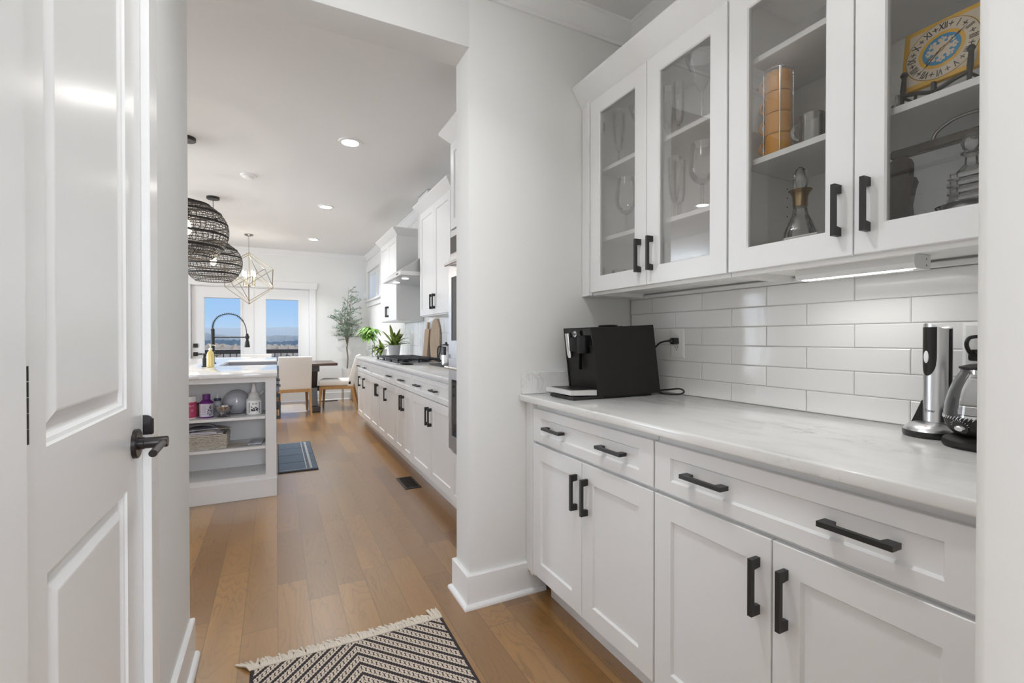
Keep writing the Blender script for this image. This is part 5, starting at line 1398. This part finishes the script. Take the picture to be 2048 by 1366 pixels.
m = MB(); m.lathe([(.0513, .006), (.0513, .106)], l, 40); lb = m.build('wrap_label', WHITEP, sy, fix=False)
m = MB(); m.lathe([(0, .1705), (.021, .1705), (.018, .19), (.013, .205), (.012, .225), (.006, .232), (0, .233)], l, 20); m.build('nozzle', M('pale_nozzle', (.72, .70, .69), .35), sy)
m = MB()
for q in range(4):
    a0 = FRONT - .22 + q * .17; a1 = a0 + (.13 if q != 1 else .10); r = .0517
    m.add([(l[0] + r * math.cos(a), l[1] + r * math.sin(a), l[2] + z) for a, z in ((a0, .080), (a1, .080), (a1, .086), (a0, .086))], [(0, 1, 2, 3)])
for k in range(30):
    a = FRONT + .12 + rnd.uniform(-.42, .42); z = .03 + abs(rnd.gauss(0, .016)) ; q = rnd.uniform(.0025, .0055)
    r = .0517; m.add([(l[0] + r * math.cos(a + dx / r), l[1] + r * math.sin(a + dx / r), l[2] + z + dz) for dx, dz in ((-q, -q * .6), (q, -q * .6), (q * .7, q), (-q * .5, q))], [(0, 1, 2, 3)])
for sgn in (-.62, .80):
    for k in range(9):
        a = FRONT + sgn; z = .018 + k * .009; r = .0517; q = .004
        m.add([(l[0] + r * math.cos(a + dx / r), l[1] + r * math.sin(a + dx / r), l[2] + z + dz) for dx, dz in ((-q, -.003), (q, -.003), (q, .003), (-q, .003))], [(0, 1, 2, 3)])
m.build('label_print', INK, lb, fix=False)
m = MB(); m.tube([(-.118, 4.135, zt + .128), (-.098, 4.11, zt + .155), (-.085, 4.095, zt + .170)], [.009, .010, .010], 12); m.tube([(-.175, 4.21, zt + .006), (-.118, 4.135, zt + .128)], [.004, .0045], 8)
tag(m.build('basting_brush', M('brush_white', (.70, .70, .71), .4)), 'white stick leaning in the right corner of the top island shelf', 'brush')
# basket with papers
WICK = M('grey_wicker', (.42, .38, .32), .8, var=(60, (.60, .56, .49), (1, 1, 3)))
bk = thing('wicker_basket', 'flat grey wicker basket full of papers on the middle island shelf', 'basket', (-.53, 4.05, zm)); bx0, bx1, by0, by1 = -.76, -.325, 3.945, 4.20
m = MB()
for k in range(9):
    z = zm + .006 + k * .0098; o_ = k * .0006
    c4 = [(bx0 - o_, by0 - o_), (bx1 + o_, by0 - o_), (bx1 + o_, by1 + o_), (bx0 - o_, by1 + o_)]; pts = []
    for i in range(4):
        p_, q_ = Vector(c4[i]), Vector(c4[(i + 1) % 4]); n_ = max(4, int((q_ - p_).length / .013)); nr = Vector(((q_ - p_).y, -(q_ - p_).x)).normalized()
        for j in range(n_): w_ = p_.lerp(q_, j / n_) + nr * (.0030 * (1 if (j + k) % 2 else -1)); pts.append((w_.x, w_.y, z))
    m.tube(pts, .0046, 6, closed=True)
m.box(bx0, bx1, by0, by1, zm + .0005, zm + .006)
m.build('woven_sides', WICK, bk)
m = MB()
for i in range(33):
    x = bx0 + (bx1 - bx0) * i / 32
    for yv in (by0, by1): m.cyl((x, yv, zm + .002), (x, yv, zm + .094), .0028, n=6)
for i in range(1, 19):
    yv = by0 + (by1 - by0) * i / 19
    for xv in (bx0, bx1): m.cyl((xv, yv, zm + .002), (xv, yv, zm + .094), .0028, n=6)
m.build('wicker_stakes', WICK, bk)
m = MB(); m.tube([(bx0, by0, zm + .097), (bx1, by0, zm + .097), (bx1, by1, zm + .097), (bx0, by1, zm + .097)], .0065, 8, closed=True); m.build('rim', WICK, bk)
def paper(x, y, z, w, h, rz, mat, lab, tilt=0.0, roll=0.0, th=.0012, curl=.004, grp='papers in the wicker basket', name='paper_sheet', cat='paper'):
    mb = MB(); nx, ny = 8, 5; vs = []
    for s_ in (0, 1):
        for j in range(ny + 1):
            for i in range(nx + 1):
                u, v = i / nx - .5, j / ny - .5; vs.append((u * w, v * h, s_ * th + curl * math.cos(u * 4 + v * 2)))
    st = (nx + 1) * (ny + 1); fs = []
    for j in range(ny):
        for i in range(nx):
            a = j * (nx + 1) + i; fs += [(a, a + nx + 1, a + nx + 2, a + 1), (st + a, st + a + 1, st + a + nx + 2, st + a + nx + 1)]
    for i in range(nx): fs.append((i, i + 1, st + i + 1, st + i)); b_ = ny * (nx + 1) + i; fs.append((b_, st + b_, st + b_ + 1, b_ + 1))
    for j in range(ny): a = j * (nx + 1); fs.append((a, st + a, st + a + nx + 1, a + nx + 1)); b_ = a + nx; fs.append((b_, b_ + nx + 1, st + b_ + nx + 1, st + b_))
    mb.add(vs, fs); o = mb.build(name, mat); o.location = (x, y, z); o.rotation_euler = (tilt, roll, rz); return tag(o, lab, cat, grp)


PAP1 = M('newsprint', (.58, .57, .60), .8, var=(30, (.40, .40, .46), (1, 1, 1))); PAP2 = M('white_paper', (.66, .64, .63), .8); PAP3 = M('grey_leaflet', (.30, .31, .35), .6, var=(18, (.55, .56, .60), (1, 1, 1))); PAP4 = M('cream_leaflet', (.55, .50, .44), .8)
paper(-.55, 4.06, zm + .104, .40, .24, .05, PAP2, 'lowest white sheet in the wicker basket', th=.006, curl=.003)
paper(-.545, 4.065, zm + .1135, .36, .23, -.12, PAP1, 'printed newspaper section on the wicker basket', th=.010, curl=.003)
paper(-.43, 4.09, zm + .1270, .20, .20, .5, PAP4, 'cream leaflet sliding off the right side of the paper pile', th=.003, curl=.003)
paper(-.56, 4.07, zm + .1335, .34, .21, .20, PAP3, 'dark grey leaflet near the top of the papers in the basket', th=.006, curl=.003)
paper(-.545, 4.08, zm + .1430, .30, .18, -.05, PAP1, 'crumpled sheet topmost on the papers in the basket', th=.002, curl=.030)
paper(-.245, 4.02, zm + .0035, .16, .11, .05, PAP4, 'small cream sheet lying right of the wicker basket', th=.001, curl=.002, grp='papers on the middle island shelf')
paper(-.135, 4.05, zm + .005, .09, .17, -.1, PAP3, 'dark folder in the right corner of the middle island shelf', th=.010, curl=.0, grp='papers on the middle island shelf', name='folder', cat='folder')

# floor mat by the sink
mt_ = thing('floor_mat', 'blue-grey striped mat on the floor beside the island', 'mat', (.17, 5.12, 0))
MATB = M('mat_blue', (.085, .120, .17), .8, var=(40, (.10, .14, .19), (1, 1, 1))); MATD = M('mat_edge', (.035, .04, .05), .8); MATL = M('mat_stripe', (.42, .43, .42), .8)
m = MB(); m.box(.012, .335, 4.505, 5.745, .0008, .010, .003); m.build('base_layer', MATD, mt_)
m = MB()
ys_ = [4.515 + (5.735 - 4.515) * k / 4 for k in range(5)]
for k in range(4): m.box(.018, .329, ys_[k] + .006, ys_[k + 1] - .006, .0095, .0122, .001)
m.build('panels', MATB, mt_)
m = MB(); m.box(.268, .288, 4.535, 5.715, .0118, .0130); m.box(.236, .244, 4.535, 5.715, .0118, .0130); m.box(.03, .288, 4.535, 4.545, .0118, .0130); m.box(.03, .288, 5.705, 5.715, .0118, .0130); m.build('stripes', MATL, mt_)

# ------------------------------------------------------------------ woven globe pendants
RATT = M('black_rattan', (.022, .019, .017), .6)
def pendant(x, y, label):
    r = thing('pendant_light', label, 'pendant light', (x, y, CEIL_Z), 'black woven globe pendants over the island'); R_ = .285; cz = 2.028
    mb = MB(); mb.lathe([(0, -.028), (.060, -.028), (.064, -.024), (.064, 0), (0, 0)], (x, y, CEIL_Z), 32); mb.build('canopy', BLACK, r)
    mb = MB(); mb.cyl((x, y, CEIL_Z - .028), (x, y, 2.19), .0032, n=8); mb.build('cord', BLACK, r)
    prof = lambda t: (R_ * math.sin(t) if True else 0, cz + (.235 if t < PI / 2 else .270) * math.cos(t))
    t0, t1 = .20, 2.50
    mb = MB()
    rows = 24
    for j in range(rows + 1):
        t = t0 + (t1 - t0) * j / rows; q, z = prof(t); w = .0046 if j % 4 == 0 else .0026
        if j in (0, rows): w = .0055
        mb.tube([(x + q * math.cos(2 * PI * k / 40), y + q * math.sin(2 * PI * k / 40), z) for k in range(40)], w, 5, closed=True)
        if j % 4 == 0 and 0 < j < rows:
            for dz in (-.007, .007): mb.tube([(x + q * math.cos(2 * PI * k / 40), y + q * math.sin(2 * PI * k / 40), z + dz) for k in range(40)], .003, 5, closed=True)
    mb.build('woven_rings', RATT, r)
    mb = MB(); n = 46
    for s in (-1, 1):
        for k in range(n):
            pts = []
            for j in range(19):
                t = t0 + (t1 - t0) * j / 18; q, z = prof(t); a = 2 * PI * (k + (.25 if s > 0 else 0)) / n + s * (.55 * j / 18) + .03 * math.sin(j * 2.2 + k)
                pts.append((x + (q + .001 * s) * math.cos(a), y + (q + .001 * s) * math.sin(a), z))
            mb.tube(pts, .0017, 4, cap=False)
    mb.build('woven_lattice', RATT, r)
    mb = MB(); mb.cyl((x, y, 2.10), (x, y, 2.19), .019, n=16); mb.build('socket', BLACK, r)
    mb = MB(); mb.lathe([(0, 1.985), (.018, 1.992), (.030, 2.012), (.032, 2.035), (.024, 2.070), (.015, 2.098), (0, 2.099)], (x, y, 0), 24); mb.build('bulb', BULB, r)
    lamp('POINT', 'bulb_glow', (x, y, 1.97), (0, 0, 0), 13, (1, .90, .76), shadow_soft_size=.04)


pendant(-.625, 4.468, 'nearer black woven globe pendant, cut by the wall edge')
pendant(-.625, 6.222, 'farther black woven globe pendant beside the gold chandelier')
# ------------------------------------------------------------------ geometric chandelier
GOLD = M('champagne_gold', (.50, .43, .32), .3, metal=1)
chx, chy = -.366, 8.229
ch = thing('chandelier', 'gold wire cube chandelier with candle bulbs over the dining table', 'chandelier', (chx, chy, CEIL_Z))
m = MB(); m.lathe([(0, -.03), (.02, -.03), (.055, -.018), (.064, -.006), (.064, 0), (0, 0)], (chx, chy, CEIL_Z), 28); m.build('canopy', NICKEL, ch)
m = MB(); zc = CEIL_Z - .03; k = 0
while zc > 2.485:
    h = .017; pl = []
    for i in range(12):
        t = 2 * PI * i / 12; a, b = .0085 * math.cos(t), h * math.sin(t); pl.append((chx + (a if k % 2 else 0), chy + (0 if k % 2 else a), zc - h + b))
    m.tube(pl, .0018, 5, closed=True); zc -= .027; k += 1
m.build('chain', NICKEL, ch)
def cage(mb, top_, bot_, R_, rot, rad):
    h = top_ - bot_; T, B = Vector((chx, chy, top_)), Vector((chx, chy, bot_))
    U = [Vector((chx + R_ * math.cos(rot + PI / 3 + 2 * PI * k / 3), chy + R_ * math.sin(rot + PI / 3 + 2 * PI * k / 3), top_ - h / 3)) for k in range(3)]
    Lw = [Vector((chx + R_ * math.cos(rot + 2 * PI * k / 3), chy + R_ * math.sin(rot + 2 * PI * k / 3), bot_ + h / 3)) for k in range(3)]
    for k in range(3):
        mb.cyl(T, U[k], rad, n=8); mb.cyl(B, Lw[k], rad, n=8); mb.cyl(U[k], Lw[k], rad, n=8); mb.cyl(U[k], Lw[(k + 1) % 3], rad, n=8)
    for p_ in [T, B] + U + Lw: mb.lathe([(0, -rad * 1.25), (rad * 1.25, 0), (0, rad * 1.25)], tuple(p_), 8)


m = MB(); cage(m, 2.475, 1.69, .372, math.radians(-90 - 25 + 27), .0058); m.build('outer_frame', GOLD, ch)
m = MB(); cage(m, 2.440, 1.735, .335, math.radians(-88 - 21), .0050); m.build('inner_frame', GOLD, ch)
m = MB(); m.cyl((chx, chy, 2.475), (chx, chy, 1.96), .006, n=10); m.lathe([(0, -.02), (.02, -.012), (.022, 0), (.02, .012), (0, .02)], (chx, chy, 1.965), 16); m.build('stem', GOLD, ch)
for k in range(4):
    a = .55 + k * PI / 2; p_ = (chx + .085 * math.cos(a), chy + .085 * math.sin(a))
    m = MB(); m.cyl((chx, chy, 1.965), (p_[0], p_[1], 1.965), .0048, n=8); m.cyl((p_[0], p_[1], 1.96), (p_[0], p_[1], 2.105), .010, n=12); ar = m.build('candle_arm', GOLD, ch)
    m = MB(); m.lathe([(0, 2.106), (.009, 2.108), (.017, 2.135), (.0165, 2.155), (.009, 2.185), (0, 2.205)], (p_[0], p_[1], 0), 16); m.build('bulb', BULBW, ar)
lamp('POINT', 'chandelier_glow', (chx, chy, 2.14), (0, 0, 0), 8, (1, .92, .80), shadow_soft_size=.10)

# ------------------------------------------------------------------ dining table and chairs
tb = thing('dining_table', 'dark wood trestle dining table by the glazed doors', 'table', (-.38, 8.47, 0))
m = MB(); m.box(-1.64, .882, 7.985, 8.955, .728, .770, .004); m.build('tabletop', DARKW, tb)
for xx in (.552, -1.312):
    m = MB()
    m.box(xx - .065, xx + .065, 8.05, 8.89, .635, .7275, .006)
    m.prism([(8.13, .634), (8.81, .634), (8.68, .36), (8.81, .085), (8.13, .085), (8.26, .36)], lambda a, b, q: (q, a, b), xx - .045, xx + .045)
    m.box(xx - .072, xx + .072, 7.99, 8.95, 0.0, .085, .008)
    m.build('trestle', ESPRESSO, tb)
m = MB(); m.box(-1.39, .655, 8.43, 8.51, .29, .37, .006); m.cyl((.655, 8.47, .33), (.69, 8.47, .33), .022, n=16); m.build('stretcher', ESPRESSO, tb)


def dining_chair(label):
    r = thing('dining_chair', label, 'chair', (0, 0, 0), 'cream dining chairs'); W = .232
    mb = MB(); mb.box(-W, W, -.235, .285, .395, .495, .028, 3); mb.build('seat', LINEN, r)
    mb = MB()
    rows = 8; vs = []; prof = []
    for j in range(rows + 1):
        t = j / rows; z = .385 + .50 * t; y = -.232 - .115 * t ** 1.3; prof.append((y, z))
    poly = [(y, z) for y, z in prof] + [(prof[-1][0] + .03, prof[-1][1] + .012), (prof[-1][0] + .062, prof[-1][1] - .002)] + [(y + .078 - .014 * (z - .385) / .5, z) for y, z in reversed(prof[:-1])]
    b = bmesh.new(); tmp = MB(); tmp.prism(poly, lambda a, b_, q: (q, a, b_), -W, W)
    vv = [b.verts.new(v) for v in tmp.v]
    for f_ in tmp.f: b.faces.new([vv[i] for i in f_])
    bmesh.ops.recalc_face_normals(b, faces=b.faces)
    es_ = [e_ for e_ in b.edges if len(e_.link_faces) == 2 and e_.calc_face_angle() > .7]
    bmesh.ops.bevel(b, geom=es_, offset=.014, segments=3, affect='EDGES', profile=.5)
    mb.bm(b, True); mb.build('backrest', LINEN, r)
    mb = MB(); mb.box(-W + .01, W - .01, -.235, -.212, .345, .394, .002); mb.box(-W + .01, W - .01, .245, .268, .345, .394, .002); mb.box(-W + .004, -W + .03, -.22, .26, .345, .394, .002); mb.box(W - .03, W - .004, -.22, .26, .345, .394, .002); mb.build('seat_rail', OAK, r)
    for sx in (-1, 1):
        for top_, bot_ in (((-.214), (-.300)), ((.246), (.268))):
            mb = MB(); x0 = sx * (W - .022); x1 = sx * (W - .012); w0, w1 = .022, .013
            vs = [(x0 - w0, top_ - w0, .392), (x0 + w0, top_ - w0, .392), (x0 + w0, top_ + w0, .392), (x0 - w0, top_ + w0, .392), (x1 - w1, bot_ - w1, 0), (x1 + w1, bot_ - w1, 0), (x1 + w1, bot_ + w1, 0), (x1 - w1, bot_ + w1, 0)]
            mb.add(vs, [(0, 1, 2, 3), (7, 6, 5, 4), (0, 4, 5, 1), (1, 5, 6, 2), (2, 6, 7, 3), (3, 7, 4, 0)]); mb.build('leg', OAK, r)
    return r


c1 = dining_chair('cream upholstered dining chair seen from behind, end of the island'); c1.location = (.242, 8.052, 0); c1.rotation_euler = (0, 0, math.radians(3))
dup_thing(c1, (.925, 8.235, 0), 'cream upholstered dining chair seen from the side at the table end', math.radians(78))
dup_thing(c1, (-.55, 8.06, 0), 'cream upholstered dining chair mostly hidden behind the island worktop', math.radians(-2))
dup_thing(c1, (-.30, 8.90, 0), 'cream upholstered dining chair on the door side of the table', math.radians(180))

# ------------------------------------------------------------------ olive tree in its stand
ps = thing('plant_stand', 'thin metal plant stand in the far corner', 'plant stand', (1.17, 9.12, 0)); px_, py_ = 1.17, 9.10
m = MB()
for z in (.33,): m.tube([(px_ + .104 * math.cos(2 * PI * k / 32), py_ + .104 * math.sin(2 * PI * k / 32), z) for k in range(32)], .0045, 6, closed=True)
m.cyl((px_ - .1, py_, .33), (px_ + .1, py_, .33), .004, n=6); m.cyl((px_, py_ - .1, .33), (px_, py_ + .1, .33), .004, n=6)
m.build('ring_frame', BRASS, ps)
for k in range(4):
    a = PI / 4 + k * PI / 2; m = MB(); m.cyl((px_ + .104 * math.cos(a), py_ + .104 * math.sin(a), .40), (px_ + .115 * math.cos(a), py_ + .115 * math.sin(a), 0), .0055, n=8); m.build('leg', BRASS, ps)
ot = thing('potted_olive_tree', 'slim potted olive tree in a white pot in the far corner', 'tree', (px_, py_, .335)); l = Vector((px_, py_, .335))
m = MB(); pot(m, l, .080, .095, .275, .007); m.build('pot', CERAM, ot)
m = MB(); m.lathe([(0, .256), (.084, .256)], l, 24); m.build('soil', SOIL, ot, fix=False)
rnd = random.Random(33); BARK = M('olive_bark', (.20, .17, .13), .8); OLIVE = M('olive_leaf', (.20, .27, .19), .6, var=(9, (.36, .44, .36), (1, 1, 1)))
tr_ = MB(); lv = MB(); b0 = l + Vector((0, 0, .25)); fork = Vector((px_ + .005, py_, 1.02))
tr_.tube(curve_pts([b0, b0 + Vector((.012, .004, .22)), b0 + Vector((-.004, 0, .40)), fork], 6), [.013] * 18 + [.011], 8)
def leaf(mb, p_, d, ln, w):
    s_ = d.cross(Vector((rnd.uniform(-1, 1), rnd.uniform(-1, 1), rnd.uniform(-1, 1))))
    if s_.length < 1e-3: return
    s_.normalize(); nrm = d.cross(s_) * (w * .25)
    mb.add([p_, p_ + d * ln * .45 + s_ * w + nrm, p_ + d * ln, p_ + d * ln * .45 - s_ * w + nrm, p_ + d * ln * .5], [(0, 1, 4), (1, 2, 4), (2, 3, 4), (3, 0, 4)])


for k in range(9):
    a = 2 * PI * k / 9 + rnd.uniform(-.3, .3); rr = rnd.uniform(.12, .30); top_ = Vector((px_ + rr * math.cos(a), py_ + rr * .8 * math.sin(a), rnd.uniform(1.55, 2.02) - rr * .3))
    if k == 0: top_ = Vector((px_ + .03, py_, 2.10))
    mid_ = fork.lerp(top_, .5) + Vector((rnd.uniform(-.03, .03), rnd.uniform(-.03, .03), .02)); br = curve_pts([fork, mid_, top_], 8)
    tr_.tube(br, [.0075 - .0055 * i / (len(br) - 1) for i in range(len(br))], 6)
    for j in range(15):
        i = rnd.randint(4, len(br) - 2); p_ = br[i]; dirv = Vector((rnd.uniform(-1, 1), rnd.uniform(-.8, .8), rnd.uniform(-.35, .8))).normalized(); ln = rnd.uniform(.10, .24)
        tip = p_ + dirv * ln; tw = [p_, p_ + dirv * ln * .5 + Vector((0, 0, .012)), tip]; tr_.tube(tw, [.0022, .0016, .0008], 4, cap=False)
        for q in range(24):
            u = rnd.uniform(.1, 1.0); d_ = (dirv + Vector((rnd.uniform(-1, 1), rnd.uniform(-1, 1), rnd.uniform(-.7, .9)))).normalized(); leaf(lv, p_.lerp(tip, u), d_, rnd.uniform(.030, .052), rnd.uniform(.0045, .0075))
tr_.build('trunk', BARK, ot); lv.build('foliage', OLIVE, ot, fix=False)
